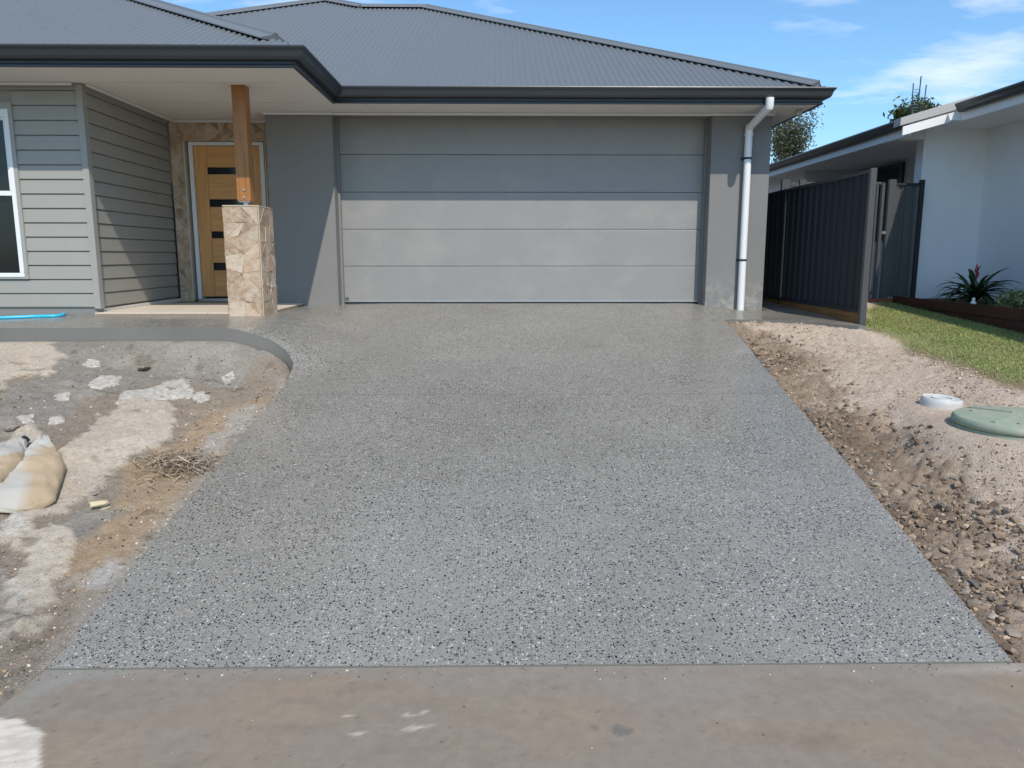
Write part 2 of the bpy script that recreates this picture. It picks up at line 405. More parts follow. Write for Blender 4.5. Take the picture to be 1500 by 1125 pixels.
def soilL(x, y):
    x = np.asarray(x, float); y = np.asarray(y, float)
    e = edgeL(y)-x; g = pathF(x)-y; din = np.minimum(e, g)
    A = zdrive(-9., y)-.012+.026*sm((Y0+.02-y)/.1); B = -.20-.15*(7.2-y)
    z = A+(B-A)*sm(e/2.6)
    zp = surf(x, pathF(x))-.125
    z = zp+(z-zp)*sm(g/.45)
    return np.where(din < 0, z-.05-np.minimum(-din*1.5, .12), z)
SX = 3.90
strip = [onto(px, py, lambda x, y: -.077-.03*(9.85-y)) for px, py in ((1060, 466.5), (1120, 467.5), (1190, 471.5), (1258, 478))]
STR = (np.array([p.x for p in strip]), np.array([p.y for p in strip])+.02)
SEATS = []
def lawnz(y): return -.05-.06*(11.4-np.asarray(y, float))
def soilR(x, y):
    x = np.asarray(x, float); y = np.asarray(y, float)
    e = x-edgeR(y); A = zdrive(0., y)-.05+.055*sm((Y0+.02-y)/.1); w = sm((e-.05)/1.75)
    z = A+(lawnz(y)-A)*w
    z = z-.02*sm(1-np.abs(e)/.12)
    for cx_, cy_, cz_, r0_, r1_ in SEATS: z = z+(cz_-z)*sm((r1_-np.hypot(x-cx_, y-cy_))/(r1_-r0_))
    sy = np.interp(x, STR[0], STR[1]); zs = zdrive(x, sy)-.035
    z = np.where(e > 0, z+(zs-z)*(1-sm((sy-y)/.55))*sm((SX+.75-x)/.6), z)
    z = np.where((x < SX+.02) & (y > np.interp(x, STR[0], STR[1])), np.minimum(z, -.3), z)
    return np.where(e < 0, z-.05-np.minimum(-e*1.5, .15), z)

# ================================================================ SETTING
AGG = M['aggregate']
yj = float(onto(745, 577.5, zdrive).y)
jl, jr = float(np.interp(yj, *EL)), float(np.interp(yj, *ER))
seg = lambda E, lo, hi: [Vector((x, y)) for y, x in zip(*E) if lo < y < hi]
# lower slab, street to saw cut
o = [Vector((EL[1][0], Y0)), Vector((ER[1][0], Y0))]+seg(ER, Y0+.01, yj-.06)+[Vector((jr, yj-.0045)), Vector((jl, yj-.0045))]+seg(EL, Y0+.01, yj-.06)[::-1]
tag(slab('driveway', o, zdrive, .12, AGG), kind='structure')
# upper slab with the front path, to the garage
o = [Vector((jl, yj+.0045)), Vector((jr, yj+.0045))]+seg(ER, yj+.06, 20)+[Vector((p.x, p.y)) for p in strip[1:]]+[Vector(q) for q in (
    (SX, strip[-1].y), (SX, 13.5), (3.41, 13.5), (3.41, 9.845), (2.625, 9.845), (2.625, 10.2), (-2.09, 10.2), (-2.09, 9.845), (-2.53, 9.845), (-2.53, 8.19), (-4.3, 8.19), (-4.3, 8.27), (-10, 8.27))]
o += [Vector((p.x, p.y)) for p in pF]+[Vector((x, y)) for y, x in sorted([(y, x) for y, x in zip(*EL) if yj+.06 < y < YC-.01], reverse=True)]
tag(slab('driveway', o, surf, .13, AGG), kind='structure')
# porch floor: 600 mm tiles on a slab
pf = MB().box(-4.33, -2.535, 8.195, 10.44, -.2, .008).build('porch_floor', M['grout']); tag(pf, kind='structure')
tm = MB().box(0, .592, 0, .592, 0, .012).mesh('tile', .002)
for i in range(3):
    for j in range(4):
        x0, y0 = -4.328+i*.598, 8.198+j*.598
        if y0+.5 > 10.43: continue
        link('tile', tm, M['tile'], pf, (x0, y0, .005))

def col_arr(n, c): a = np.empty((n, 3)); a[:] = c; return a
def lay(C, mask, c, var=None):
    c = np.array(c); k = mask[:, None]; C[:] = C*(1-k)+c*k
def poly_mask(x, y, poly, soft=.12, wob=.16, f=2.2, s=0, fine=.05):
    """soft mask of a world-space polygon with a frayed outline"""
    wx = x+fbm(x, y, f, 4, s)*wob+fbm(x, y, f*7, 3, s+9)*fine; wy = y+fbm(x, y, f, 4, s+31)*wob+fbm(x, y, f*7, 3, s+40)*fine
    P = np.array([(p[0], p[1]) for p in poly]); inside = np.zeros(len(x), bool); dist = np.full(len(x), 9e9)
    for (x1, y1), (x2, y2) in zip(P, np.roll(P, -1, 0)):
        c = ((y1 > wy) != (y2 > wy)); inside ^= c & (wx < (x2-x1)*(wy-y1)/((y2-y1) or 1e-9)+x1)
        dx, dy = x2-x1, y2-y1; t = np.clip(((wx-x1)*dx+(wy-y1)*dy)/(dx*dx+dy*dy+1e-12), 0, 1)
        dist = np.minimum(dist, np.hypot(wx-x1-t*dx, wy-y1-t*dy))
    sd = np.where(inside, dist, -dist)
    return sm(sd/soft+.5)
def grid(xs, ys):
    X, Y = np.meshgrid(xs, ys, indexing='ij'); nx, ny = X.shape
    i = (np.arange(nx-1)[:, None]*ny+np.arange(ny-1)).ravel()
    return X.ravel(), Y.ravel(), np.stack([i, i+ny, i+ny+1, i+1], 1)
gpl = lambda pts: [onto(a, b, soilL) for a, b in pts]
gpr = lambda pts: [onto(a, b, soilR) for a, b in pts]

# -------- left front yard: damp clay, pale sand, cement slurry
def warp(lo, hi, d0, d1, n=None):                   # spacing grows from d0 to d1
    r = [lo]
    while r[-1] < hi: r.append(r[-1]+d0+(d1-d0)*(r[-1]-lo)/(hi-lo))
    return np.array(r)
xs = -warp(1.35, 9.0, .014, .05); ys = warp(1.7, 7.7, .012, .024)
X, Y, Q = grid(xs[::-1], ys)
Z = soilL(X, Y)
e = edgeL(Y)-X; g = pathF(X)-Y; din = np.minimum(e, g); rel = sm(din/.25)
C = col_arr(len(X), (.25, .205, .155))
n1 = fbm(X, Y, 3, 5, 3); n2 = fbm(X, Y, 14, 4, 5)
lay(C, sm(n1*1.4+.3)*.6, (.30, .24, .17))
sand = np.zeros(len(X))
for k, P in enumerate(([(0, 497), (70, 497), (90, 520), (60, 545), (20, 562), (0, 575)], [(60, 690), (100, 640), (140, 602), (180, 585), (262, 590), (285, 605), (250, 655), (205, 668), (160, 690), (95, 745), (40, 770), (0, 790), (0, 640), (40, 620)],
                       [(0, 770), (45, 770), (95, 790), (120, 830), (90, 880), (40, 930), (0, 930)], [(40, 520), (70, 530), (55, 545), (30, 545)])):
    sand = np.maximum(sand, poly_mask(X, Y, gpl(P), .022, .2, 2.4, k*7, .075))
org = np.maximum(poly_mask(X, Y, gpl([(150, 730), (190, 680), (260, 640), (300, 615), (400, 575), (405, 590), (330, 680), (240, 770), (120, 870), (80, 850), (100, 790)]), .10, .22, 2, 50, .09),
                 poly_mask(X, Y, gpl([(20, 530), (60, 520), (75, 545), (40, 560)]), .2, .2, 3, 55))
gry = np.maximum(poly_mask(X, Y, gpl([(70, 498), (250, 498), (420, 505), (425, 545), (330, 570), (240, 560), (120, 590), (70, 625), (0, 640), (0, 580), (60, 560)]), .06, .25, 2, 61, .08),
                 poly_mask(X, Y, gpl([(60, 780), (130, 745), (170, 750), (100, 800)]), .15, .2, 2, 66))
lay(C, org*.75, (.37, .265, .16)); lay(C, org*sm(n2*2)*.5, (.28, .19, .11))
lay(C, gry*.9, (.24, .22, .185)); lay(C, gry*sm(fbm(X, Y, 5, 4, 71)*2.5-.1)*.6, (.32, .285, .235))
lay(C, sand*(.72+.25*sm(n1*2+.5)), (.53, .455, .355)); lay(C, sand*sm(n2*1.8-.2)*.5, (.45, .36, .26))
edge = sm(1-din/.16)*sm((Y-2)/1)
lay(C, edge*sm(.6+n1)*.8, (.32, .295, .25))
lay(C, poly_mask(X, Y, gpl([(330, 605), (385, 590), (300, 700), (290, 680)]), .08, .08, 4, 90)*.8, (.37, .34, .29))
lay(C, poly_mask(X, Y, gpl([(105, 840), (185, 815), (150, 860), (100, 880)]), .12, .15, 4, 91)*.8, (.42, .40, .36))
SPILLS = ([(180, 577), (205, 572), (240, 562), (270, 556), (284, 572), (278, 585), (230, 588), (185, 600), (172, 592)], [(130, 562), (150, 552), (184, 551), (176, 562), (140, 574)], [(358, 510), (385, 510), (398, 517), (378, 520)], [(0, 757), (25, 755), (32, 772), (25, 788), (0, 790)], [(45, 525), (70, 520), (72, 532), (50, 536)], [(80, 580), (104, 576), (98, 590), (82, 588)], [(30, 610), (52, 608), (50, 622), (32, 622)], [(72, 612), (92, 607), (92, 617), (75, 621)], [(0, 830), (20, 850), (40, 880), (35, 935), (0, 950)], [(280, 585), (300, 575), (312, 583), (290, 592)], [(128, 528), (150, 530), (148, 540), (125, 540)], [(325, 555), (342, 546), (345, 556), (330, 564)])
wht = np.zeros(len(X))
for k, P in enumerate(SPILLS):
    if k not in (3, 8): continue
    wht = np.maximum(wht, poly_mask(X, Y, gpl(P), .016, .07, 5, 100+k*5, .045)*(.55 if k == 8 else 1))
lay(C, wht*(.62+.3*sm(fbm(X, Y, 9, 4, 78)*2+.4)), (.56, .525, .46)); lay(C, wht*sm(fbm(X, Y, 18, 3, 77)*3-.3)*.5, (.42, .38, .33))
lay(C, sm(fbm(X, Y, 7, 5, 140)*4-1.5)*.5*(1-wht), (.12, .09, .06))
lay(C, sm((n2+n1)*1.5-1.0)*.4*(1-wht), (.14, .11, .08))
low = sm((Y0+.9-Y)/.9)*sm((e+.1)/.3)
lay(C, low*.5, (.24, .2, .155)); deb = poly_mask(X, Y, gpl([(0, 880), (45, 890), (60, 935), (30, 985), (0, 1000)]), .12, .15, 5, 150); lay(C, deb*sm(fbm(X, Y, 22, 4, 152)*3+.2)*.75, (.13, .105, .08))
Z = Z+rel*(fbm(X, Y, 2.2, 5, 8)*.03+fbm(X, Y, 12, 4, 12)*.012*(1-.5*sand))+rel*wht*.008*(1+fbm(X, Y, 25, 3, 15)) + rel*sand*.017
Z = Z+rel*np.maximum(fbm(X, Y, 9, 4, 21)-.25, 0)*.06
soil_l = link('yard_soil', np_mesh('yard_soil', np.stack([X, Y, Z], 1), Q, np.minimum(C*1.26, .74)), M['soil']); tag(soil_l, kind='structure')

CAPP, LIDP = onto(1378, 593, soilR), onto(1499, 628, soilR)
SEATS += [(CAPP.x, CAPP.y, CAPP.z, .17, .42), (LIDP.x, LIDP.y, LIDP.z, .46, .85)]
def heightL(x, y): return soilL(x, y)+sm((edgeL(y)-x)/.25)*fbm(x, y, 2.2, 5, 8)*.03
# -------- right bank: clods, pale sand, lawn base
lawn_px = [(1255, 468), (1300, 440), (1345, 440), (1520, 470), (1700, 560), (1560, 600), (1500, 580), (1450, 553), (1400, 537), (1340, 513), (1300, 491), (1272, 483)]
lawn_poly = gpr(lawn_px)
xs = warp(1.75, 9.5, .014, .05); ys = warp(2.3, 11.6, .012, .034)
X, Y, Q = grid(xs, ys); Z = soilR(X, Y); e = X-edgeR(Y)
n1 = fbm(X, Y, 2.5, 5, 203); n2 = fbm(X, Y, 13, 5, 205)
C = col_arr(len(X), (.46, .37, .285)); lay(C, sm(n2*1.6)*.5, (.53, .44, .35)); lay(C, sm(n1*2-.4)*.35, (.40, .31, .23))
br = sm((.62+.42*fbm(X, Y, 1.5, 4, 210)+.2*n2-e)/.25)*(1-.0*Y)
br = br*(1-.35*sm((4.6-Y)/1.2))
lay(C, br*.9, (.25, .185, .13)); lay(C, br*sm(n1*2.2-.1)*.7, (.155, .11, .075)); lay(C, br*sm(n2*2.6-.6)*.8, (.42, .31, .20))
dk = poly_mask(X, Y, gpr([(1195, 612), (1260, 610), (1310, 650), (1320, 700), (1270, 690), (1225, 655)]), .2, .25, 3, 220)
lay(C, dk*.8, (.16, .115, .075))
lay(C, sm(1-np.abs(e-.07)/.13)*sm((5.6-Y)/1.5)*.75, (.15, .12, .09))
lw = poly_mask(X, Y, lawn_poly, .12, .12, 3, 230); fr_ = lw*(1-poly_mask(X, Y, [p+Vector((.0, .55, 0)) for p in lawn_poly], .5, .2, 2, 233))
lay(C, lw*.95, (.21, .21, .085)); lay(C, fr_*.85, (.22, .165, .105))
lay(C, poly_mask(X, Y, gpr([(1330, 512), (1400, 522), (1500, 560), (1500, 578), (1400, 538), (1330, 518)]), .1, .1, 3, 236)*.7, (.22, .165, .11))
rel = sm((e-.01)/.2)*sm((10.8-Y)/1)*sm((np.hypot(X-CAPP.x, Y-CAPP.y)-.16)/.2)*sm((np.hypot(X-LIDP.x, Y-LIDP.y)-.44)/.25)
sandy = (1-lw)
clod = np.maximum(fbm(X, Y, 8, 4, 240)-.05, 0)
Z = Z+rel*sandy*(n1*.012+clod*.035*(.3+.7*np.maximum(br, dk))+np.maximum(fbm(X, Y, 15, 4, 247)-.02, 0)*.04*(.3+.7*np.maximum(br, dk))+fbm(X, Y, 22, 4, 244)*.020*(.5+.8*br)+fbm(X, Y, 40, 2, 246)*.018*(.5+.8*br))
Z = Z+rel*np.maximum(br, .3)*sandy*np.maximum(fbm(X, Y, 20, 3, 250)-.1, 0)*.05
lay(C, rel*sandy*sm(clod*5-1.1)*.25, (.25, .18, .12))
soil_r = link('bank_soil', np_mesh('bank_soil', np.stack([X, Y, Z], 1), Q, C*1.28), M['soil']); tag(soil_r, kind='structure')

# -------- crossover in the foreground (broomed concrete, stained)
xs = np.arange(-4.2, 4.6, .016); ys = np.arange(.4, Y0-.003, .012); ys = np.append(ys, Y0-.004)
X, Y, Q = grid(xs, ys); Z = zdrive(-9., Y)-.006
C = col_arr(len(X), (.262, .220, .178)); n1 = fbm(X, Y*2.2, 1.3, 5, 303); n2 = fbm(X*.6, Y*2, 6, 5, 305)
gpc = lambda pts: [onto(a, b, zdrive) for a, b in pts]
lay(C, sm(n1*1.5+.3)*.55, (.245, .225, .205)); lay(C, sm(n1*-2)*.45, (.30, .245, .185)); lay(C, sm(n2*2-.3)*.45, (.215, .18, .148)); lay(C, sm(fbm(X*.7, Y*1.6, 3.1, 6, 307, .65)*2.4-.5)*.4, (.31, .27, .225)); lay(C, sm(fbm(X, Y, 60, 2, 309)*4-2.4)*.5, (.13, .11, .09))
gs = np.maximum(sm((Y-(Y0-.10-.10*n1))/.10), poly_mask(X, Y, gpc([(500, 985), (650, 1005), (830, 1000), (950, 1030), (1100, 1010), (1100, 975), (500, 975)]), .1, .1, 3, 310))
lay(C, gs*.6, (.262, .245, .222))
lay(C, poly_mask(X, Y, gpc([(75, 977), (0, 1034), (-20, 1055), (90, 1000), (250, 982)]), .08, .06, 4, 312)*.8, (.27, .27, .25))
lay(C, poly_mask(X, Y, gpc([(1380, 983), (1440, 976), (1500, 966), (1500, 985), (1450, 983)]), .10, .03, 5, 315, .01)*.6, (.42, .405, .38))
for k, (px, py, r, c) in enumerate(((908, 1068, .036, (.15, .15, .14)), (872, 1064, .017, (.17, .165, .15)), (1210, 1082, .05, (.215, .175, .14)), (1440, 1065, .08, (.24, .20, .165)), (1130, 1078, .05, (.235, .19, .15)))):
    p = onto(px, py, zdrive); dd = np.hypot((X-p.x)/(1.0 if r < .05 else 2.), Y-p.y)+(fbm(X, Y, 30, 3, 320+k)*.5+(fbm(X, Y, 9, 5, 360+k)*1.3 if r > .04 else 0))*r
    lay(C, sm((r-dd)/(r*(.35 if r < .04 else 1.3))+.5)*(.8 if r < .04 else .6), c)
for k, (px, py, a, b) in enumerate(((600, 1046, .06, .012), (612, 1063, .05, .016), (525, 1073, .045, .014), (510, 1047, .02, .008), (620, 1041, .02, .008))):
    p = onto(px, py, zdrive); dd = np.hypot((X-p.x)/a, (Y-p.y-.15*(X-p.x))/b)+fbm(X, Y, 40, 3, 340+k)*.8
    dd = dd+fbm(X, Y, 90, 3, 345)*.7; lay(C, sm((1-dd)/1.1+.2)*.6, (.60, .56, .50))
for (x1, y1, x2, y2) in ((650, 1090, 690, 1055), (735, 1080, 790, 1040), (830, 1105, 845, 1098)):   # scratches
    a, b = onto(x1, y1, zdrive), onto(x2, y2, zdrive); d = (b-a); t = np.clip(((X-a.x)*d.x+(Y-a.y)*d.y)/(d.x**2+d.y**2), 0, 1)
    lay(C, sm(1-np.hypot(X-a.x-t*d.x, Y-a.y-t*d.y)/.010)*.16, (.42, .36, .29))
wp = poly_mask(X, Y, gpc([(-60, 1055), (30, 1057), (68, 1074), (62, 1130), (58, 1200), (-90, 1200)]), .018, .06, 4, 350, .014)
wp = wp*(.72+.28*sm(fbm(X*.5+Y, Y*3-X, 14, 3, 355)*2+.6))
lay(C, wp*.95, (.66, .63, .57))
tag(link('crossover', np_mesh('crossover', np.stack([X, Y, Z+.004*wp], 1), Q, C*np.array([.97, .93, .86])), M['crossover']), kind='structure')
# street and open ground beyond what the frame shows
mb = MB(); mb.add([(-60, -9, -1.36), (60, -9, -1.36), (60, .41, -1.3), (-60, .41, -1.3)], [(0, 1, 2, 3)]); tag(mb.build('street', M['asphalt'], fix=False), kind='structure')
mb = MB(); mb.add([(-800, -800, -1.6), (800, -800, -1.6), (800, 14, -1.6), (-800, 14, -1.6)], [(0, 1, 2, 3)]); tag(mb.build('ground', M['earth'], fix=False), kind='structure')
mb = MB(); mb.add([(-800, 11.5, -.35), (800, 11.5, -.35), (800, 1500, -.35), (-800, 1500, -.35), (-800, 11.5, -1.7), (800, 11.5, -1.7)], [(0, 1, 2, 3), (4, 5, 1, 0)]); tag(mb.build('back_yard', M['earth'], fix=False), kind='structure')

# ================================================================ THE HOUSE
house = thing('house', (0, 9.85, 0), 'new single storey grey house with corrugated roof and wide garage door', 'house')
ZS, ZG = 2.354, 2.523
GY, GX, WY, WX = 9.1337, 3.845, 7.4444, -1.8055     # gutter lips
# walls
MB().box(-2.905, -2.0846, 9.85, 10.62, -.25, ZS).build('garage_pier', M['render_left'], house, .004)
MB().box(2.6201, 3.3637, 9.85, 10.62, -.35, ZS).build('garage_pier', M['render_right'], house, .004)
MB().box(3.12, 3.358, 10.62, 19, -.4, ZS).build('side_wall', M['render_right'], house)
MB().box(-2.0846, 2.6201, 9.865, 10.15, 2.335, ZS).build('door_head', M['render_left'], house)
MB().box(-9.6, 3.3, 19, 19.2, -.4, ZS).build('back_wall', M['render_left'], house)
MB().box(-9.8, -9.6, 8.3, 19, -.4, ZS).build('side_wall', M['cladding'], house)
# garage door
gd = MB().box(-2.2, 2.74, 10.17, 10.2, -.05, 2.4).build('garage_door', M['dark'], house)
pz = [.018, .482, .955, 1.425, 1.892, 2.36]
for i in range(5):
    h = pz[i+1]-pz[i]-.002; x0, x1 = -2.15, 2.69
    mb = MB(); prof = [(10.165, 0), (10.122, 0), (10.112, .003), (10.11, .008), (10.11, h-.008), (10.112, h-.003), (10.122, h), (10.165, h)]
    mb.prism([(x0, y, pz[i]+z) for y, z in prof], (x1-x0, 0, 0)); mb.build('door_panel', M['garage_door'], gd)
MB().box(-2.13, 2.66, 10.105, 10.15, -.012, .016).build('bottom_seal', M['dark'], gd, .003)
MB().box(-2.13, 2.66, 10.098, 10.112, .018, .034).build('bottom_rail', M['galv'], gd, .002)
c = atY(509, 440, 10.107)
mb = MB(); mb.tube([(c.x+.022*math.cos(a), 10.105, c.z+.02+.016*math.sin(a)) for a in np.linspace(.5, 5.8, 12)], .004, 6); mb.build('lock_ring', M['dark'], gd)
for sx_, xx in ((1, -2.0846), (-1, 2.6201)):     # jamb trims inside the reveal
    MB().box(*sorted((xx, xx+sx_*.03)), 10.04, 10.10, -.03, 2.335).build('jamb_trim', M['render_left'], house, .003)
MB().box(-2.3, -2.084, 9.9, 10.6, -.2, -.02)
# roof --------------------------------------------------------------------------
TP = math.tan(R(25))
def corr(name, xs, lo, hi, y_eave, parent):
    """corrugated sheet: ribs run up the slope; lo / hi give the plan limits of every rib"""
    V = []; Fq = []
    k = 0
    for x in xs:
        a, b = lo(x), hi(x)
        if b-a < .02: a = b = (a+b)/2
        dz = .0105*math.sin(2*math.pi*x/.076)
        n = Vector((0, -math.sin(R(25)), math.cos(R(25))))
        for y in (a, b): V.append(Vector((x, y, ZG-.004+(y-y_eave)*TP))+n*dz)
    Fq = [(2*i, 2*i+2, 2*i+3, 2*i+1) for i in range(len(xs)-1)]
    mb = MB(); mb.add(V, Fq); return mb.build(name, M['roof'], parent, smooth=True, fix=False)
e1 = GY+.045
xs = np.arange(-5.6, GX-.05, .076/8)
hi1 = lambda x: min(e1+(GX-.045-x), 14.3 if x > -2.4 else (14.3+(-2.4-x)*.875 if x > -3.2 else 15+(x+3.2)))
lo1 = lambda x: e1 if x > WX-.045 else e1+(WX-.045-x)
rf = corr('roof', xs, lo1, hi1, e1, house)
e2 = WY+.045
xs2 = np.arange(-10, WX-.045, .076/8)
corr('roof', xs2, lambda x: e2, lambda x: min(11.7, e2+(WX-.045-x)), e2, house)
P = lambda x, y, ye: (x, y, ZG-.006+(y-ye)*TP)
mb = MB()                                             # planes that face away from the street
mb.add([(WX-.045, e2, ZG-.01), (WX-.045, e1, ZG-.01), P(-5.44, 12.75, e1), P(-6.0, 11.64, e2)], [(0, 1, 2, 3)])
a0 = P(GX-.045, e1, e1); a1 = P(-1.32, 14.3, e1); mb.add([a0, (GX-.045, 19.4, a0[2]), a1], [(0, 1, 2)])
mb.add([a1, P(-2.4, 14.3, e1), P(-3.2, 15, e1), (-3.2, 15.1, 5.2), (-9.8, 24, 2.5), (3.8, 19.4, 2.5)], [(0, 1, 2, 3, 4, 5)])
mb.add([P(-5.5, 12.7, e1), P(-3.2, 15, e1), (-9.8, 24, 2.5), (-9.8, 11.7, 4.4)], [(0, 1, 2, 3)])
mb.build('roof_back', M['roof'], house, fix=False)
def cap(a, b, w=.15, up=.022):
    a, b = Vector(a), Vector(b); d = (b-a).normalized(); s = d.cross(Vector((0, 0, 1))).normalized(); n = s.cross(d).normalized()
    if n.z < 0: n = -n
    sh = -.40 if abs(d.z) < .1 else -.3
    pr = [(-w, sh*w*.9), (-w*.97, sh*w*.9+.012), (-.035, .012), (-.028, .026), (-.014, .036), (.014, .036), (.028, .026), (.035, .012), (w*.97, sh*w*.9+.012), (w, sh*w*.9)]
    mb = MB(); k = len(pr); V = [p+s*q+n*(h+up) for p in (a, b) for q, h in pr]
    mb.add(V, [(i, i+1, k+i+1, k+i) for i in range(k-1)]+[tuple(range(k))[::-1], tuple(range(k, 2*k))])
    return mb.build('roof_cap', M['roof'], rf)
cap(P(GX-.16, e1+.115, e1), P(-1.3, 14.3, e1)); cap(P(-1.25, 14.3, e1), P(-2.42, 14.3, e1)); cap(P(-2.4, 14.3, e1), P(-3.2, 15.0, e1)); cap(P(-3.2, 15, e1), P(-5.6, 12.6, e1))
cap(P(WX-.36, e2+.315, e2), P(-6.1, 11.7, e2))
# roof screws
mb = MB()
for ye, lo, hi, x0, x1 in ((e1, lo1, hi1, -5.4, 3.7), (e2, lambda x: e2, lambda x: min(11.6, e2+(WX-.045-x)), -7, WX)):
    for r, y in enumerate(ye+np.array([.06, .75, 1.5, 2.3, 3.1, 3.9, 4.6])):
        x = x0+(.1 if r % 2 else 0)
        x = round(x/.076)*.076+.019
        while x < x1:
            if lo(x)+.03 < y < hi(x)-.15:
                z = ZG-.004+(y-ye)*TP+.008
                mb.add([(x-.008, y-.008, z), (x+.008, y-.008, z), (x+.008, y+.008, z+.007), (x-.008, y+.008, z+.007), (x, y, z+.012)], [(0, 1, 4), (1, 2, 4), (2, 3, 4), (3, 0, 4)])
            x += .228
tag(mb.build('roof_screw', M['roof'], rf), kind='stuff')
# gutter and fascia along the whole front
FO = .115
fpath = [(-10, WY+FO), (WX-FO, WY+FO), (WX-FO, GY+FO), (GX-FO, GY+FO), (GX-FO, 19.3)]
fas = MB().sweep(fpath, [(0, ZS-.002), (.0, ZG-.03), (-.02, ZG-.03), (-.02, ZS+.012), (-.03, ZS-.002)]).sweep(fpath, [(.0005, ZS-.002), (.012, ZS-.002), (.012, ZS+.012), (.004, ZS+.020), (.0005, ZS+.03)]).build('fascia', M['gutter'], house)
gp = [(.003, ZG-.008), (.003, ZG-.112), (.055, ZG-.112), (.068, ZG-.104), (.079, ZG-.088), (.086, ZG-.066), (.092, ZG-.048), (.100, ZG-.034), (.109, ZG-.025), (.115, ZG-.018), (.117, ZG-.008), (.1145, ZG), (.108, ZG+.001), (.105, ZG-.004), (.107, ZG-.012), (.098, ZG-.022), (.088, ZG-.04), (.078, ZG-.066), (.064, ZG-.092), (.012, ZG-.1), (.012, ZG-.008)]
MB().sweep(fpath, gp).build('gutter', M['gutter'], house)
# soffit
sf = MB().box(-10, WX-FO-.02, WY+FO+.02, GY+FO+.04, ZS+.004, ZS+.016).box(-10, -2.9, GY+FO+.04, 10.6, ZS+.004, ZS+.016).box(-2.9, GX-FO-.02, GY+FO+.04, 9.9, ZS+.0042, ZS+.0162).box(WX-FO-.02, GX-FO-.02, GY+FO+.02, GY+FO+.04, ZS+.004, ZS+.016).box(3.33, GX-FO-.02, 9.9, 19, ZS+.0042, ZS+.0162).build('soffit', M['soffit'], house)
for y in (8.22, 9.25): MB().box(-4.2, -2.3, y, y+.045, ZS-.001, ZS+.003).build('joint_strip', M['soffit'], sf)
for x in (-1.62, .05, 1.75): MB().box(x, x+.04, GY+FO+.04, 9.84, ZS-.001, ZS+.003).build('joint_strip', M['soffit'], sf)
def bead(x0, x1, y0, y1): MB().box(x0, x1, y0, y1, ZS-.028, ZS+.002).build('soffit_bead', M['white'], house, .006)
bead(-2.93, -2.07, 9.822, 9.847); bead(2.6, 3.39, 9.822, 9.847); bead(-2.09, 2.62, 9.845, 9.866); bead(-9.5, -4.37, 8.215, 8.24); bead(-4.255, -4.23, 8.29, 10.4); bead(-4.24, -2.93, 10.39, 10.415)
# weatherboards ------------------------------------------------------------------
BP = .1478; BZ0 = .062
def board_mesh(L):                                     # along +X, facing -Y, bottom at z = 0
    pr = [(.012, .0), (.007, .0), (.007, .013), (-.0165, .013), (-.019, .0155), (-.012, BP), (.012, BP)]
    mb = MB(); mb.prism([(0, y, z) for y, z in pr], (L, 0, 0)); return mb.mesh('board')
cw = MB().box(-9.6, -6.5, 8.30, 8.4, -.12, ZS).box(-5.06, -4.33, 8.30, 8.4, -.12, ZS).box(-6.5, -5.06, 8.30, 8.4, -.12, .41).box(-6.5, -5.06, 8.30, 8.4, 2.09, ZS).build('cladding_wall', M['cladding'], house)
XA = -5.02                                             # right edge of the window architrave
ms, mf = board_mesh(-4.33-XA), board_mesh(9.5-4.33)
for i in range(16):
    z = BZ0+i*BP
    if z > ZS-.02: break
    if z+BP < .37 or z > 2.17: link('board', mf, M['cladding'], cw, (-9.5, 8.292, z))
    else:
        link('board', ms, M['cladding'], cw, (XA, 8.292, z))
MB().box(-9.6, -4.34, 8.285, 8.32, -.06, .05).build('base_flashing', M['render_left'], cw)
cs = MB().box(-4.50, -4.392, 8.41, 10.437, -.12, ZS).build('cladding_wall', M['cladding'], house)
ml = board_mesh(2.10)
for i in range(16):
    z = BZ0+i*BP
    if z > ZS-.02: break
    o = link('board', ml, M['cladding'], cs, (-4.3385, 8.33, z)); o.rotation_euler = (0, 0, math.pi/2+.016)
MB().box(-4.36, -4.335, 8.33, 10.43, -.02, .052).build('base_flashing', M['soffit'], cs)
tr = MB().box(-4.358, -4.29, 8.262, 8.285, .055, ZS-.002).box(-4.313, -4.29, 8.285, 8.345, .055, ZS-.002).build('corner_trim', M['trim'], house, .003)
# window -------------------------------------------------------------------------
win = MB().box(-6.55, -5.02, 8.258, 8.30, 2.07, 2.166).box(-6.55, -5.02, 8.258, 8.30, .37, .432).box(-5.058, -5.02, 8.2582, 8.30, .432, 2.07).box(-6.55, -6.48, 8.2582, 8.30, .432, 2.07).build('window', M['trim'], house, .003)
wf = MB().box(-6.47, -5.06, 8.252, 8.36, 2.02, 2.10).box(-6.47, -5.06, 8.252, 8.36, .392, .435).box(-5.105, -5.06, 8.2522, 8.36, .435, 2.02).box(-6.47, -6.43, 8.2622, 8.36, .435, 2.02).box(-6.43, -5.09, 8.275, 8.35, 1.235, 1.285).build('window_frame', M['white'], win, .003)
MB().box(-5.13, -5.106, 8.27, 8.35, 1.286, 2.02).box(-6.43, -5.116, 8.2702, 8.35, 1.995, 2.019).build('window_frame', M['white'], win, .002)
MB().box(-6.43, -5.09, 8.322, 8.328, .435, 1.25).build('pane', M['black_glass'], win)
MB().box(-6.43, -5.09, 8.308, 8.314, 1.27, 2.0).build('pane', M['black_glass'], win)
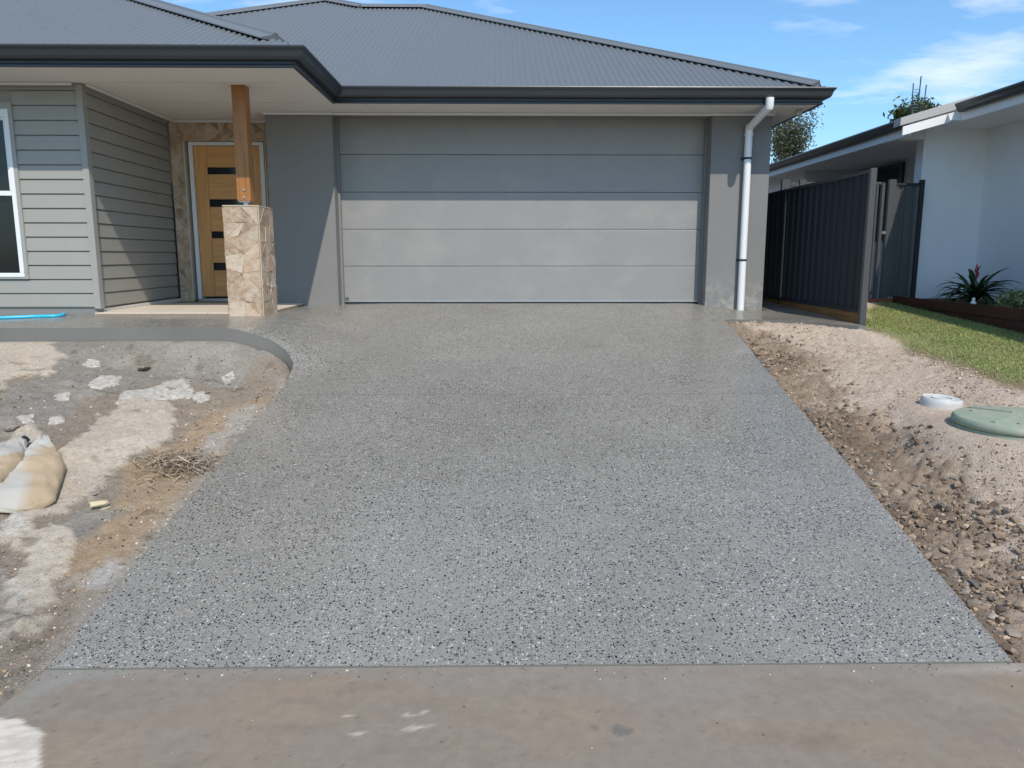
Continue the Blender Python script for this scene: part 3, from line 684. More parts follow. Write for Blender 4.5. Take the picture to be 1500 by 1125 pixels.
# stone cladding -----------------------------------------------------------------
def stones(parent, P0, ux, uz, w, h, nu, nv, nrm, holes=(), seed=1, th=.012):
    """split a rectangle into irregular triangles and quads, each an own shaped piece"""
    rr = random.Random(seed); P0, ux, uz, nrm = map(Vector, (P0, ux, uz, nrm)); G = {}
    for i in range(nu+1):
        for j in range(nv+1):
            u, v = i*w/nu, j*h/nv
            if 0 < i < nu: u += rr.uniform(-.2, .2)*w/nu
            if 0 < j < nv: v += rr.uniform(-.2, .2)*h/nv
            G[i, j] = (u, v)
    def piece(q):
        cu, cv = sum(a for a, b in q)/len(q), sum(b for a, b in q)/len(q)
        for (u0, u1, v0, v1) in holes:
            if u0 < cu < u1 and v0 < cv < v1: return
        q = [(cu+(a-cu)*(1-.0005/max(.02, math.hypot(a-cu, b-cv))), cv+(b-cv)*(1-.0005/max(.02, math.hypot(a-cu, b-cv)))) for a, b in q]
        t = th+rr.uniform(-.002, .003); tu, tv = rr.uniform(-.05, .05), rr.uniform(-.05, .05)
        lo = [ux*(a-cu)+uz*(b-cv) for a, b in q]; hi = [p*.993+nrm*(t+(a-cu)*tu+(b-cv)*tv) for p, (a, b) in zip(lo, q)]
        md = [p+nrm*(t*.72+(a-cu)*tu+(b-cv)*tv) for p, (a, b) in zip(lo, q)]
        n = len(q); mb = MB(); mb.add(lo+md+hi, [tuple(range(2*n, 3*n))]+[(k*n+i, k*n+(i+1) % n, (k+1)*n+(i+1) % n, (k+1)*n+i) for k in (0, 1) for i in range(n)])
        link('stone', mb.mesh('stone'), M['stone'], parent, P0+ux*cu+uz*cv)
    for i in range(nu):
        for j in range(nv):
            a, b, c, d = G[i, j], G[i+1, j], G[i+1, j+1], G[i, j+1]; r = rr.random()
            if r < .5: piece([a, b, c]); piece([a, c, d])
            else: piece([a, b, d]); piece([b, c, d])
# entry wall with the door opening
DX0, DX1, DZ1 = -4.16, -3.10, 2.10
ew = MB().box(-4.345, DX0, 10.455, 10.62, -.05, ZS).box(DX1, -2.9, 10.455, 10.62, -.05, ZS).box(DX0, DX1, 10.455, 10.62, DZ1, ZS).build('entry_wall', M['grout'], house)
stones(ew, (-4.335, 10.455, .005), (1, 0, 0), (0, 0, 1), DX0+4.335, ZS-.01, 2, 17, (0, -1, 0), seed=3)
stones(ew, (DX1, 10.455, .005), (1, 0, 0), (0, 0, 1), .2, ZS-.01, 2, 17, (0, -1, 0), seed=4)
stones(ew, (DX0, 10.455, DZ1), (1, 0, 0), (0, 0, 1), DX1-DX0, ZS-DZ1-.005, 7, 2, (0, -1, 0), seed=5)
for x_ in (DX0, DX1): MB().box(x_-.005, x_+.005, 10.432, 10.62, .02, DZ1).build('edge_trim', M['tile'], ew)
fd = MB().box(-4.115, -4.065, 10.47, 10.6, .02, 2.095).box(-3.185, -3.13, 10.47, 10.6, .02, 2.095).box(-4.065, -3.185, 10.4702, 10.6, 2.05, 2.095).build('front_door', M['white'], house, .004)
DL = (-4.058, -3.192)
MB().box(DL[0], DL[0]+.165, 10.50, 10.54, .07, 2.045).box(DL[1]-.165, DL[1], 10.50, 10.54, .07, 2.045).build('door_stile', M['door_timber_v'], fd, .002)
zp = [(1.684, 1.771), (1.262, 1.358), (.85, .939), (.423, .524)]; zz = [2.045]+[q for a, b in zp for q in (b, a)]+[.07]
for i in range(0, len(zz), 2): MB().box(DL[0]+.167, DL[1]-.167, 10.503, 10.54, zz[i+1]+.002, zz[i]-.002).build('door_rail', M['door_timber_h'], fd, .002)
for a, b in zp: MB().box(DL[0]+.167, -3.42, 10.512, 10.536, a, b).build('pane', M['black_glass'], fd)
for a, b in zp: MB().box(-3.418, DL[1]-.167, 10.503, 10.54, a-.002, b+.002).build('door_rail', M['door_timber_h'], fd)
MB().box(-4.11, -3.13, 10.46, 10.6, -.02, .045).build('door_sill', M['galv'], fd, .003)
MB().box(-3.275, -3.25, 10.44, 10.5, .9, 1.25).build('handle', M['galv'], fd, .006)
# stone pillar and timber post -----------------------------------------------------
pil = MB().box(-2.884, -2.535, 8.165, 8.66, -.2, 1.125).build('stone_pillar', M['grout'], house)
stones(pil, (-2.885, 8.165, -.03), (1, 0, 0), (0, 0, 1), .351, 1.145, 2, 7, (0, -1, 0), seed=11, th=.013)
stones(pil, (-2.535, 8.165, -.03), (0, 1, 0), (0, 0, 1), .495, 1.145, 3, 7, (1, 0, 0), seed=12, th=.013)
stones(pil, (-2.884, 8.66, -.03), (0, -1, 0), (0, 0, 1), .495, 1.145, 3, 7, (-1, 0, 0), seed=13, th=.013)
MB().box(-2.895, -2.522, 8.152, 8.672, 1.118, 1.134).build('pillar_cap', M['stone_trim'], pil, .003)
MB().box(-2.527, -2.517, 8.147, 8.157, -.1, 1.13).build('edge_trim', M['stone_trim'], pil)
pst = MB().box(-2.792, -2.65, 8.33, 8.475, 1.185, ZS+.003).build('timber_post', M['post_timber'], house, .004)
for z in (1.303, 1.225):
    mb = MB(); mb.tube([(-2.716, 8.331, z), (-2.716, 8.322, z)], .013, 6).tube([(-2.716, 8.322, z), (-2.716, 8.316, z)], .008, 8); mb.build('bolt', M['galv'], pst)
MB().box(-2.78, -2.665, 8.34, 8.465, 1.176, 1.185).box(-2.745, -2.7, 8.38, 8.43, 1.13, 1.178).build('post_bracket', M['galv'], pst)
# downpipe ---------------------------------------------------------------------------
px_ = 3.062; gx_ = 3.10
dp = MB().tube([(gx_, 9.19, ZG-.11), (gx_, 9.19, 2.325), (gx_-.002, 9.203, 2.30)], .047, 20)
dp.tube([(gx_, 9.185, 2.315), (px_, 9.775, 2.175)], .045, 20)
dp.tube([(px_, 9.762, 2.20), (px_, 9.782, 2.165), (px_, 9.785, 2.12)], .047, 20)
dp.tube([(px_, 9.785, 2.16), (px_, 9.785, -.08)], .045, 20)
dp = dp.build('downpipe', M['pvc'], house, smooth='auto')
for z in (1.81, .563):
    mb = MB(); mb.tube([(px_, 9.785, z-.012), (px_, 9.785, z+.012)], .049, 20).box(px_-.065, px_+.065, 9.83, 9.85, z-.012, z+.012); mb.build('pipe_clip', M['fence'], dp)
MB().lathe([(.052, 0), (.052, .03), (.046, .032)], (px_, 9.785, 2.08), 20).build('pipe_joint', M['pvc'], dp, smooth='auto')
p = atX(1170, 157, 3.58)
MB().box(p.x-.025, p.x+.025, p.y-.03, p.y+.03, ZS-.02, ZS+.005).box(p.x-.036, p.x+.036, p.y-.04, p.y+.04, ZS-.075, ZS-.02).build('floodlight', M['nb_cap'], house, .006)

# ================================================================ NEIGHBOUR
nb = thing('neighbour_house', (6.5, 13, -.1), 'pale grey rendered neighbouring house with dark gutter on the right', 'house')
MB().box(6.12, 7.05, 11.4, 11.6, -.4, 2.45).build('front_wall', M['nb_wall'], nb)
MB().box(7.05, 7.25, 4.2, 11.6, -.4, 2.44).build('side_wall', M['nb_wall'], nb)
MB().box(7.06, 7.25, 11.6, 15.5, -.4, 2.30).build('porch_wall', M['nb_wall'], nb)
MB().box(6.0, 7.2, 15.5, 15.7, -.4, 2.29).build('porch_wall', M['nb_wall'], nb)
MB().box(6.0, 6.2, 15.7, 26, -.4, 2.29).build('side_wall', M['nb_wall'], nb)
TN = math.tan(R(15.7))
mb = MB(); mb.prism([(5.66, 11.41, 2.28), (6.119, 11.41, 2.28), (6.119, 11.41, 2.448), (7.05, 11.41, 2.448), (7.05, 11.41, 2.31+1.39*TN), (5.66, 11.41, 2.31)], (0, .17, 0)); mb.build('bulkhead', M['nb_wall'], nb)
MB().box(5.63, 7.06, 11.58, 26, 2.28, 2.30).build('porch_soffit', M['nb_wall'], nb)
MB().box(5.6, 5.625, 10.83, 26, 2.25, 2.38).build('fascia', M['nb_white'], nb, .003)
def gut(x, y0, y1, zt):
    pr = [(x, zt-.11), (x-.06, zt-.11), (x-.085, zt-.09), (x-.1, zt-.05), (x-.12, zt-.02), (x-.12, zt), (x-.11, zt), (x-.09, zt-.05), (x-.07, zt-.09), (x-.01, zt-.1), (x-.01, zt)]
    mb = MB(); mb.prism([(a, y0, b) for a, b in pr], (0, y1-y0, 0)); mb.add([(x, y0, zt-.11), (x-.12, y0, zt), (x, y0, zt)], [(0, 1, 2)]); return mb.build('gutter', M['gutter'], nb)
gut(5.598, 10.86, 26, 2.47)
mb = MB(); mb.prism([(5.49, 10.8, 2.24), (6.45, 10.8, 2.24+.96*TN), (6.45, 10.8, 2.36+.96*TN), (5.49, 10.8, 2.36)], (0, .03, 0)); mb.build('barge_board', M['nb_white'], nb, .003)
mb = MB(); mb.prism([(5.44, 10.78, 2.365), (6.45, 10.78, 2.375+.96*TN), (6.45, 10.78, 2.50+.96*TN), (5.44, 10.78, 2.47)], (0, .19, 0)); mb.build('barge_capping', M['nb_cap'], nb, .004)
mb = MB(); mb.add([(5.5, 10.86, 2.46), (10, 10.86, 2.46+4.5*TN), (10, 26, 2.46+4.5*TN), (5.5, 26, 2.46)], [(0, 1, 2, 3)]); mb.build('roof', M['roof'], nb, fix=False)
MB().box(6.24, 6.265, 4, 10.72, 2.42, 2.56).build('fascia', M['nb_white'], nb, .003)
gut(6.238, 4, 10.70, 2.64)
MB().box(6.265, 7.06, 4, 11.4, 2.43, 2.445).box(6.13, 6.265, 10.72, 11.4, 2.43, 2.445).build('eave_soffit', M['nb_wall'], nb)
mb = MB(); mb.add([(6.2, 4, 2.64), (10, 4, 3.9), (10, 11.4, 3.9), (6.2, 10.75, 2.64)], [(0, 1, 2, 3)]); mb.build('roof', M['roof'], nb, fix=False)
w = MB().box(7.0, 7.055, 13.7, 13.78, .9, 2.24).box(7.0, 7.055, 15.3, 15.38, .9, 2.24).box(7.0, 7.0551, 13.78, 15.3, 2.17, 2.24).build('window', M['gutter'], nb)
MB().box(7.02, 7.03, 13.78, 15.3, .9, 2.17).build('pane', M['black_glass'], w)
w = MB().box(5.96, 6.0, 16.9, 17.9, .8, 1.95).build('window', M['gutter'], nb); MB().box(5.95, 5.958, 16.96, 17.84, .86, 1.9).build('pane', M['black_glass'], w)
# antenna on the neighbour's roof
ay = 15; ax = 7.87; az = 2.46+(ax-5.5)*TN
an = thing('television_antenna', (ax, ay, az), 'spindly television antenna standing above the neighbouring roof line', 'antenna')
q = lambda px, py: atY(px, py, ay)
MB().tube([(ax, ay, az-.02), (ax+.02, ay, 3.95)], .012, 6).build('mast', M['antenna'], an)
MB().tube([q(1335, 168), q(1338, 122)], .011, 6).build('side_bar', M['antenna'], an); MB().tube([q(1352, 166), q(1357, 124)], .011, 6).build('side_bar', M['antenna'], an)
MB().tube([q(1334, 160), q(1358, 158)], .008, 5).tube([q(1345, 145), q(1359, 143)], .008, 5).build('cross_arm', M['antenna'], an)
for i in range(9):
    a = q(1340.5+i*.5, 166-i*4.4); MB().tube([a+Vector((-.06, .0, 0)), a+Vector((.08, .1, .01))], .006, 4).build('element', M['galv'], an)

# ================================================================ FENCES
def rib_sheet(L, H, p=.19, dpt=.028):                    # along +X, ribs upright, facing -Y
    xs = []; x = 0
    pat = ((0, 0), (.055, 0), (.07, dpt), (.10, dpt), (.115, dpt*.55), (.15, dpt*.55), (.165, 0))
    while x < L:
        for a, d in pat:
            if x+a <= L: xs.append((x+a, d))
        x += p
    xs.append((L, 0))
    mb = MB(); n = len(xs)
    for t in (0, .0012): mb.add([(a, d+t-dpt/2, z) for a, d in xs for z in (0, H)], [(2*i, 2*i+2, 2*i+3, 2*i+1) for i in range(n-1)])
    return mb.mesh('fence_sheet')
FX = 3.95
fn = thing('boundary_fence', (FX, 8.33, -.16), 'dark charcoal steel fence running back from its grey end post', 'fence')
sh = rib_sheet(2.4, 1.50)
for k, y in enumerate((8.36, 10.82, 13.28)):
    o = link('fence_sheet', sh, M['fence'], fn, (FX, y+2.4, 0.01)); o.rotation_euler = (0, 0, -math.pi/2)
    MB().box(FX-.028, FX+.028, y, y+2.42, 1.485, 1.525).build('top_rail', M['fence_post'] if k < 1 else M['fence'], fn, .004)
    MB().box(FX-.026, FX+.026, y, y+2.42, -.0, .045).build('bottom_rail', M['fence'], fn, .004)
    MB().box(FX-.03, FX+.045, y+.0, y+2.42, -.22-.0*k, -.002).build('sleeper', M['sleeper'], fn, .006)
MB().box(FX-.035, FX+.035, 8.30, 8.358, -.45, 1.535).build('fence_post', M['fence_post'], fn, .004)
for y in (10.79, 13.25): MB().box(FX-.033, FX+.033, y, y+.05, -.3, 1.53).build('fence_post', M['fence'], fn, .004)
# side gate between the fence and the neighbour, and the panel beside it
gt = thing('side_gate', (4.9, 11.3, 0), 'charcoal steel gate and panel beside the pale neighbouring wall', 'gate')
def pnl(x0, x1, y, z0, z1, nm, par):
    o = link(nm, rib_sheet(x1-x0, z1-z0, .20), M['fence_post'], par, (x0, y, z0)); return o
for x0, x1, z1 in ((4.044, 4.165, 1.70), (4.30, 4.40, 1.70), (5.50, 5.545, 1.66), (5.60, 5.705, 1.705), (6.055, 6.118, 1.70)):
    MB().box(x0, x1, 11.27, 11.33, -.2, z1).build('gate_post', M['fence_post'] if x0 < 6 else M['fence'], gt, .004)
MB().box(4.165, 4.30, 11.285, 11.325, 1.60, 1.66).build('top_rail', M['fence_post'], gt, .008)
MB().box(4.40, 5.50, 11.28, 11.32, 1.63, 1.67).build('top_rail', M['fence_post'], gt, .004); MB().box(4.40, 5.50, 11.28, 11.32, .06, .10).build('bottom_rail', M['fence_post'], gt, .004)
MB().box(5.705, 6.055, 11.285, 11.315, 1.62, 1.655).build('top_rail', M['fence'], gt, .004)
pnl(4.41, 5.40, 11.31, .08, 1.64, 'gate_sheet', gt); pnl(5.705, 6.055, 11.315, .02, 1.64, 'gate_sheet', gt)
MB().box(5.42, 5.45, 11.27, 11.32, .08, 1.63).build('gate_frame', M['fence_post'], gt, .003)
MB().box(5.54, 5.6, 11.26, 11.29, .93, .97).build('latch', M['galv'], gt, .004)
pg = thing('passage_gate', (3.65, 11.6, 0), 'black steel panel closing the side passage behind the downpipe pier', 'gate')
pnl(3.4, 3.9, 11.62, -.05, 1.66, 'gate_sheet', pg).data.materials[0] = M['fence']
MB().box(3.37, 3.42, 11.58, 11.63, -.1, 1.68).build('gate_post', M['fence'], pg); MB().box(3.42, 3.9, 11.59, 11.63, 1.64, 1.68).build('top_rail', M['fence'], pg)

# ================================================================ GARDEN BED
bed = thing('garden_edging', (5.8, 9.5, -.1), 'dark red brown timber sleeper edge of the garden bed', 'garden edging')
def sl(x0, x1, y0, y1, z0, z1, mt): MB().box(x0, x1, y0, y1, z0, z1).build('sleeper', mt, bed, .006)
for a, b in ((6.4, 8.38), (8.385, 10.2), (10.205, 11.24)):
    sl(5.76, 5.81, a, b, -.10, .035, M['edging']); sl(5.757, 5.81, a+.3, min(b+.3, 11.24), -.42, -.103, M['edging'])
MB().box(5.735, 5.757, 8.0, 8.1, -.4, .02).build('sleeper_post', M['edging'], bed, .004)
tb = thing('gate_sleeper', (5.2, 11.27, -.1), 'reddish brown timber board under the side gate', 'timber board')
MB().box(4.0, 5.76, 11.24, 11.29, -.16, -.005).build('sleeper', M['edging_gate'], tb, .005)
mb = MB(); mb.add([(5.81, 6, -.03), (7.06, 6, -.01), (7.06, 11.42, -.0), (5.81, 11.42, -.02)], [(0, 1, 2, 3)]); tag(mb.build('garden_bed', M['mulch'], fix=False), kind='structure')
# strappy plant with a red flower head
def blade_leaf(mb, base, az, el, L, w, droop, n=7):
    base = Vector(base); d = Vector((math.cos(az), math.sin(az), 0)); s = Vector((-d.y, d.x, 0)); V = []
    p = base.copy(); a = el
    for i in range(n+1):
        t = i/n; ww = w*(math.sin(math.pi*min(1, .18+.82*t))**.7 if t < 1 else 0)
        V += [p-s*ww+Vector((0, 0, ww*.25)), p-Vector((0, 0, ww*.15)), p+s*ww+Vector((0, 0, ww*.25))]
        a -= droop/n*(1+t); p = p+(d*math.cos(a)+Vector((0, 0, math.sin(a))))*(L/n)
    mb.add(V, [(3*i+k, 3*i+k+1, 3*i+k+4, 3*i+k+3) for i in range(n) for k in (0, 1)])
pc = atX(1427, 440, 6.35); pc.z = 0
cp = thing('cordyline', (pc.x, pc.y, -.01), 'dark green strappy plant with a red flower head against the pale wall', 'plant')
mb = MB()
rr = random.Random(5)
for i in range(64):
    az = rr.uniform(0, 6.283); el = rr.uniform(.15, 1.35); L = rr.uniform(.36, .62)
    blade_leaf(mb, (pc.x+math.cos(az)*.03, pc.y+math.sin(az)*.03, rr.uniform(0, .12)), az, el, L, rr.uniform(.02, .04), rr.uniform(.5, 1.5))
mb.build('foliage', M['strap_leaf'], cp, fix=False, smooth=True)
mb = MB()
fb = Vector((pc.x-.03, pc.y-.05, .3))
for i in range(12): blade_leaf(mb, fb+Vector((0, 0, i*.012)), i*2.4, 1.35-.02*i, .10, .013, .25, 4)
mb.build('flower_head', M['flower'], cp, fix=False, smooth=True)
MB().tube([(pc.x, pc.y, -.05), (pc.x, pc.y, .16)], [.04, .03], 8).tube([(pc.x, pc.y, .1), fb], [.014, .01], 6).build('stem', M['bark'], cp)
sc = atX(1492, 447, 6.15); sc.z = 0
sb = thing('shrub', (sc.x, sc.y, -.01), 'small variegated yellow green shrub in the garden bed', 'shrub')
def leaves(n, fn, s0, s1, name, mat, parent, asp=.45, seed=1):
    r = np.random.default_rng(seed); C_ = fn(r, n); N = len(C_)
    d = r.normal(size=(N, 3)); d /= np.linalg.norm(d, axis=1)[:, None]; u = np.cross(d, r.normal(size=(N, 3))); u /= np.linalg.norm(u, axis=1)[:, None]
    s = r.uniform(s0, s1, (N, 1)); a = d*s; b = u*s*asp
    V = np.stack([C_-a, C_+b*.9-a*.1, C_+a, C_-b*.9-a*.1], 1).reshape(-1, 3)
    return link(name, np_mesh(name, V, np.arange(N*4).reshape(-1, 4), smooth=False), mat, parent)
def ball(c, rad):
    def f(r, n):
        p = r.normal(size=(n, 3)); p /= np.linalg.norm(p, axis=1)[:, None]; p *= (r.random((n, 1))**.4)
        return np.array(c)+p*np.array(rad)
    return f
leaves(900, ball((sc.x, sc.y, .09), (.24, .24, .15)), .02, .036, 'foliage', M['shrub_leaf'], sb)
MB().tube([(sc.x, sc.y, -.05), (sc.x, sc.y, .12)], [.014, .008], 6).build('stem', M['bark'], sb)
wo = atX(1423.5, 441, 5.83); mb = MB().lathe([(.028, -.01), (.036, .02), (.03, .05), (.016, .065), (.02, .08), (.018, .098), (.006, .106)], (5.85, wo.y, .0), 12)
tag(mb.build('garden_ornament', M['white'], smooth=True), 'tiny white ornament on the garden edging below the red flower', 'ornament')

# lawn grass: bent blades, thinner towards the sandy edge
N = 120000
px = rng.uniform(3.5, 7.2, N); py = rng.uniform(5.0, 11.25, N)
k = poly_mask(px, py, lawn_poly, .25, .15, 3, 230); k2 = poly_mask(px, py, [p+Vector((0, .5, 0)) for p in lawn_poly], .6, .2, 2, 233)
keep = (rng.random(N) < k*(.18+.82*k2)*(.45+.55*sm(fbm(px, py, 2.6, 4, 405)*2+.75))) & (px < 5.76) & (px > 3.99)
px, py, k2 = px[keep], py[keep], k2[keep]; N = len(px); pz_ = soilR(px, py)
az = rng.uniform(0, 6.283, N); h = rng.uniform(.010, .026, N)*(.5+.5*k2); ln = rng.uniform(.2, 1.1, N)*h; wd = rng.uniform(.0022, .004, N)
dx, dy = np.cos(az), np.sin(az); b0 = np.stack([px, py, pz_-.004], 1); sd = np.stack([-dy*wd, dx*wd, 0*wd], 1)
mid = b0+np.stack([dx*ln*.35, dy*ln*.35, h*.6], 1); tip = b0+np.stack([dx*ln, dy*ln, h], 1)
V = np.stack([b0-sd, b0+sd, mid+sd*.8, tip, mid-sd*.8], 1).reshape(-1, 3)
i5 = np.arange(N)[:, None]*5
Fq = np.concatenate([np.concatenate([i5, i5+1, i5+2, i5+4], 1), np.concatenate([i5+4, i5+2, i5+3, i5+3], 1)])
g0 = np.array([.19, .26, .065]); g1 = np.array([.36, .39, .13]); st = np.array([.32, .25, .13])
t = np.clip(rng.random((N, 1))*.8+.4*fbm(px, py, 3, 3, 401)[:, None], 0, 1); C = g0*(1-t)+g1*t; dry = (rng.random((N, 1)) > (.35+.55*k2[:, None])); C = np.where(dry, st*rng.uniform(.6, 1.1, (N, 1)), C)
me = bpy.data.meshes.new('lawn_grass')
quads = Fq[:N]; tris = Fq[N:, :3]
tri_all = np.concatenate([quads[:, [0, 1, 2]], quads[:, [0, 2, 3]], tris])
go = link('lawn_grass', np_mesh('lawn_grass', V, tri_all, np.repeat(C, 5, 0), smooth=False), M['blade']); tag(go, kind='stuff')
go['label'] = 'short green lawn beside the sandy bank'

# ================================================================ LOOSE THINGS
# pit lids
def settle(px, py, zf, dz=0): p = onto(px, py, zf); return Vector((p.x, p.y, float(zf(p.x, p.y))+dz))
p = CAPP+Vector((0, 0, -.015))
cpz = thing('pipe_cap', p, 'round white plastic pipe cap half buried in sand near the green lid', 'pipe cap')
r_ = .148
o = MB().lathe([(r_*1.0, -.06), (r_*1.0, .035), (r_*.985, .062), (r_*.93, .074), (r_*.90, .069), (r_*.55, .064), (.02, .066)], p, 36).build('cap', M['dull_plastic'], cpz, smooth='auto')
cpz.rotation_euler = (R(2), R(3), 0)
MB().lathe([(r_*.5, .064), (r_*.49, .073), (r_*.46, .073), (r_*.45, .06)], p, 28).build('cap_ring', M['dull_plastic'], cpz, smooth='auto')
p = LIDP+Vector((0, 0, -.012)); lidr = .43
gl = thing('pit_lid', p, 'large pale green round pit lid on a ring at the right edge', 'pit lid')
MB().lathe([(lidr*.99, -.15), (lidr*1.0, -.02), (lidr*.985, .03)], p, 56).build('ring', M['green_lid'], gl, smooth='auto')
MB().lathe([(lidr*.96, .028), (lidr*1.0, .04), (lidr*1.012, .052), (lidr*1.005, .072), (lidr*.97, .088), (lidr*.9, .094), (.05, .112)], p, 56).build('lid', M['green_lid'], gl, smooth='auto')
for k in range(4):
    a = k*math.pi/2+.5; d = Vector((math.cos(a), math.sin(a), 0)); s = Vector((-d.y, d.x, 0))
    mb = MB(); q0, q1 = p+d*.07, p+d*.38
    mb.prism([q0+s*.016+Vector((0, 0, .105)), q0-s*.016+Vector((0, 0, .105)), q1-s*.016+Vector((0, 0, .09)), q1+s*.016+Vector((0, 0, .09))], (0, 0, .014)); mb.build('rib', M['green_lid'], gl, .004)
    o = p+d*.28+s*.12; MB().tube([o+Vector((0, 0, .09)), o+Vector((0, 0, .106))], .02, 10).build('lid_bolt', M['green_lid'], gl)
# sandbags
def sandbag(label, tail, head, wid, ht, seed, group):
    a, b = Vector(tail), Vector(head); d = (b-a); L = d.length; d.normalize(); s = Vector((d.y, -d.x, 0)).normalized(); n = d.cross(s)*-1
    if n.z < 0: n = -n
    t = thing('sandbag', (a+b)/2, label, 'sandbag', group)
    nu, nv = 40, 36; V = []; C_ = []
    rr = random.Random(seed)
    for i in range(nu+1):
        u = i/nu
        w = wid*(min(1, (u/.07))**.45 if u < .07 else 1)*(1 if u < .5 else max(.10, 1-((u-.5)/.48)**.95*.92)); w = max(w, .03*wid)
        h = ht*(min(1, u/.14)**.6)*(1 if u < .5 else max(.16, 1-((u-.5)/.48)**1.3*.9)); h = max(h, .012)
        if u > .93: w *= 1+(u-.93)*6
        for j in range(nv):
            th = 2*math.pi*j/nv; c, sn = math.cos(th), math.sin(th)
            x = w*math.copysign(abs(c)**.62, c); z = h*(math.copysign(abs(sn)**.9, sn) if sn > 0 else sn*.25)
            p = a+d*(u*L)+s*x+n*z
            w1 = float(fbm(u*7+seed, th*1.2, 1.4, 4, seed))*.026*(.35+u)+(.5-abs(float(fbm(u*2.5+x*5, x*17-u*3, 1., 3, seed+7))))**2*.055+.006*math.sin(u*34+9*x+3*math.sin(x*17))*max(0, 1-2.2*u)+.012*math.sin(x*60+seed+6*u)*max(0, u-.45)+ (.008*math.sin(x*75+2*math.sin(8*x))*max(0, .14-u)/.14)
            V.append(p+n*w1*(1 if sn > -.2 else .2))
            f = float(fbm(p.x, p.y, 3.2, 4, seed+4)); k = float(sm((.30+1.5*f+1.3*(x/wid)-(u-.3)*1.0-.5)*2.6+.5))
            C_.append(((.47*(1-k)+.42*k)*(1+.25*f), (.45*(1-k)+.32*k)*(1+.28*f), (.395*(1-k)+.205*k)*(1+.3*f)))
    Q = [[i*nv+j, i*nv+(j+1) % nv, (i+1)*nv+(j+1) % nv, (i+1)*nv+j] for i in range(nu) for j in range(nv)]
    V += [a, b]; C_ += [C_[0], C_[-1]]; m_ = len(V)
    Q += [[m_-2, (j+1) % nv, j, j] for j in range(nv)]+[[m_-1, nu*nv+j, nu*nv+(j+1) % nv, nu*nv+(j+1) % nv] for j in range(nv)]
    Q = np.array(Q); T = np.concatenate([Q[:nu*nv][:, [0, 1, 2]], Q[:nu*nv][:, [0, 2, 3]], Q[nu*nv:, :3]])
    link('sack', np_mesh('sack', np.array([tuple(v) for v in V]), T, np.array(C_)), M['bag'], t)
    return t
A1, B1 = settle(24, 754, soilL, .015), settle(69, 647, soilL, .04)
t = sandbag('sagging cream sandbag with tan dusty side, nearest the driveway', A1, B1, .19, .078, 3, 'sandbags on the bare soil')
A2, B2 = settle(-55, 735, soilL, .04), settle(40, 655, soilL, .06)
t2 = sandbag('white sandbag with dark tied neck, cut by the left frame edge', A2, B2, .17, .085, 9, 'sandbags on the bare soil')
d = (B2-A2).normalized(); MB().tube([B2-d*.05+Vector((0, 0, .0)), B2-d*.02+Vector((0, 0, .005))], .028, 10).build('tie', M['dark'], t2)
a = A1+Vector((-.1, .05, .1)); 
# curled cream scrap
p = settle(147, 747, soilL, .028)
sc_ = MB(); n = 18; ax_ = Vector((.93, .35, .10)).normalized(); sd_ = Vector((-.35, .93, 0)).normalized(); up_ = ax_.cross(sd_)
Vv = []
for i in range(5):
    for j in range(n+1):
        th = -2.0+4.9*j/n; rr_ = .030*(1-.06*i)+.004*math.sin(j*1.7); Vv.append(p+ax_*(-.05+.024*i+.006*math.sin(j*.9))+sd_*rr_*math.cos(th)+up_*rr_*math.sin(th))
sc_.add(Vv, [(i*(n+1)+j, i*(n+1)+j+1, (i+1)*(n+1)+j+1, (i+1)*(n+1)+j) for i in range(4) for j in range(n)])
simple('scrap', (.62, .52, .33), .7, .3, amt=.2)
o = sc_.build('paper_scrap', M['scrap'], fix=False, smooth=True); md = o.modifiers.new('thickness', 'SOLIDIFY'); md.thickness = .003
tag(o, 'small curled cream scrap lying on the orange clay', 'scrap')
# straw clump
p = settle(262, 684, soilL); r = np.random.default_rng(9)
st_ = thing('straw_clump', p, 'tangled heap of dry straw at the driveway edge', 'dry straw')
mb = MB()
for i in range(520):
    a = r.normal(size=2)*np.array([.13, .10]); rad = math.hypot(a[0]/.2, a[1]/.16); hgt = max(0, .085*(1-rad*.6))*r.random()
    b = p+Vector((a[0], a[1], 0)); b.z = float(soilL(b.x, b.y))+.01+hgt
    th = r.uniform(0, 6.283); L = r.uniform(.05, .17); ti = r.normal()*.22; dd = Vector((math.cos(th)*math.cos(ti), math.sin(th)*math.cos(ti), math.sin(ti)))
    w = r.uniform(.0018, .0055); s = Vector((-math.sin(th), math.cos(th), r.normal()*.4))*w; k = Vector((r.normal()*.02, r.normal()*.02, r.normal()*.01))
    mb.add([b-dd*L/2-s*.5, b-dd*L/2+s*.5, b+k+s, b+dd*L/2, b+k-s], [(0, 1, 2, 4), (4, 2, 3)])
tag(mb.build('straw', M['straw'], st_, fix=False), kind='stuff')
for i in range(9):
    th = r.uniform(-.7, .5); b = p+Vector((.12+r.normal()*.06, -.05+r.normal()*.07, 0)); b.z = float(soilL(b.x, b.y))+.035
    e_ = b+Vector((math.cos(th)*.3, math.sin(th)*.2, 0)); e_.z = float(soilL(e_.x, e_.y))+.03
    MB().tube([b, (b+e_)/2+Vector((0, r.normal()*.02, .03)), e_], [.004, .0035, .002], 5).build('twig', M['bark'], st_)
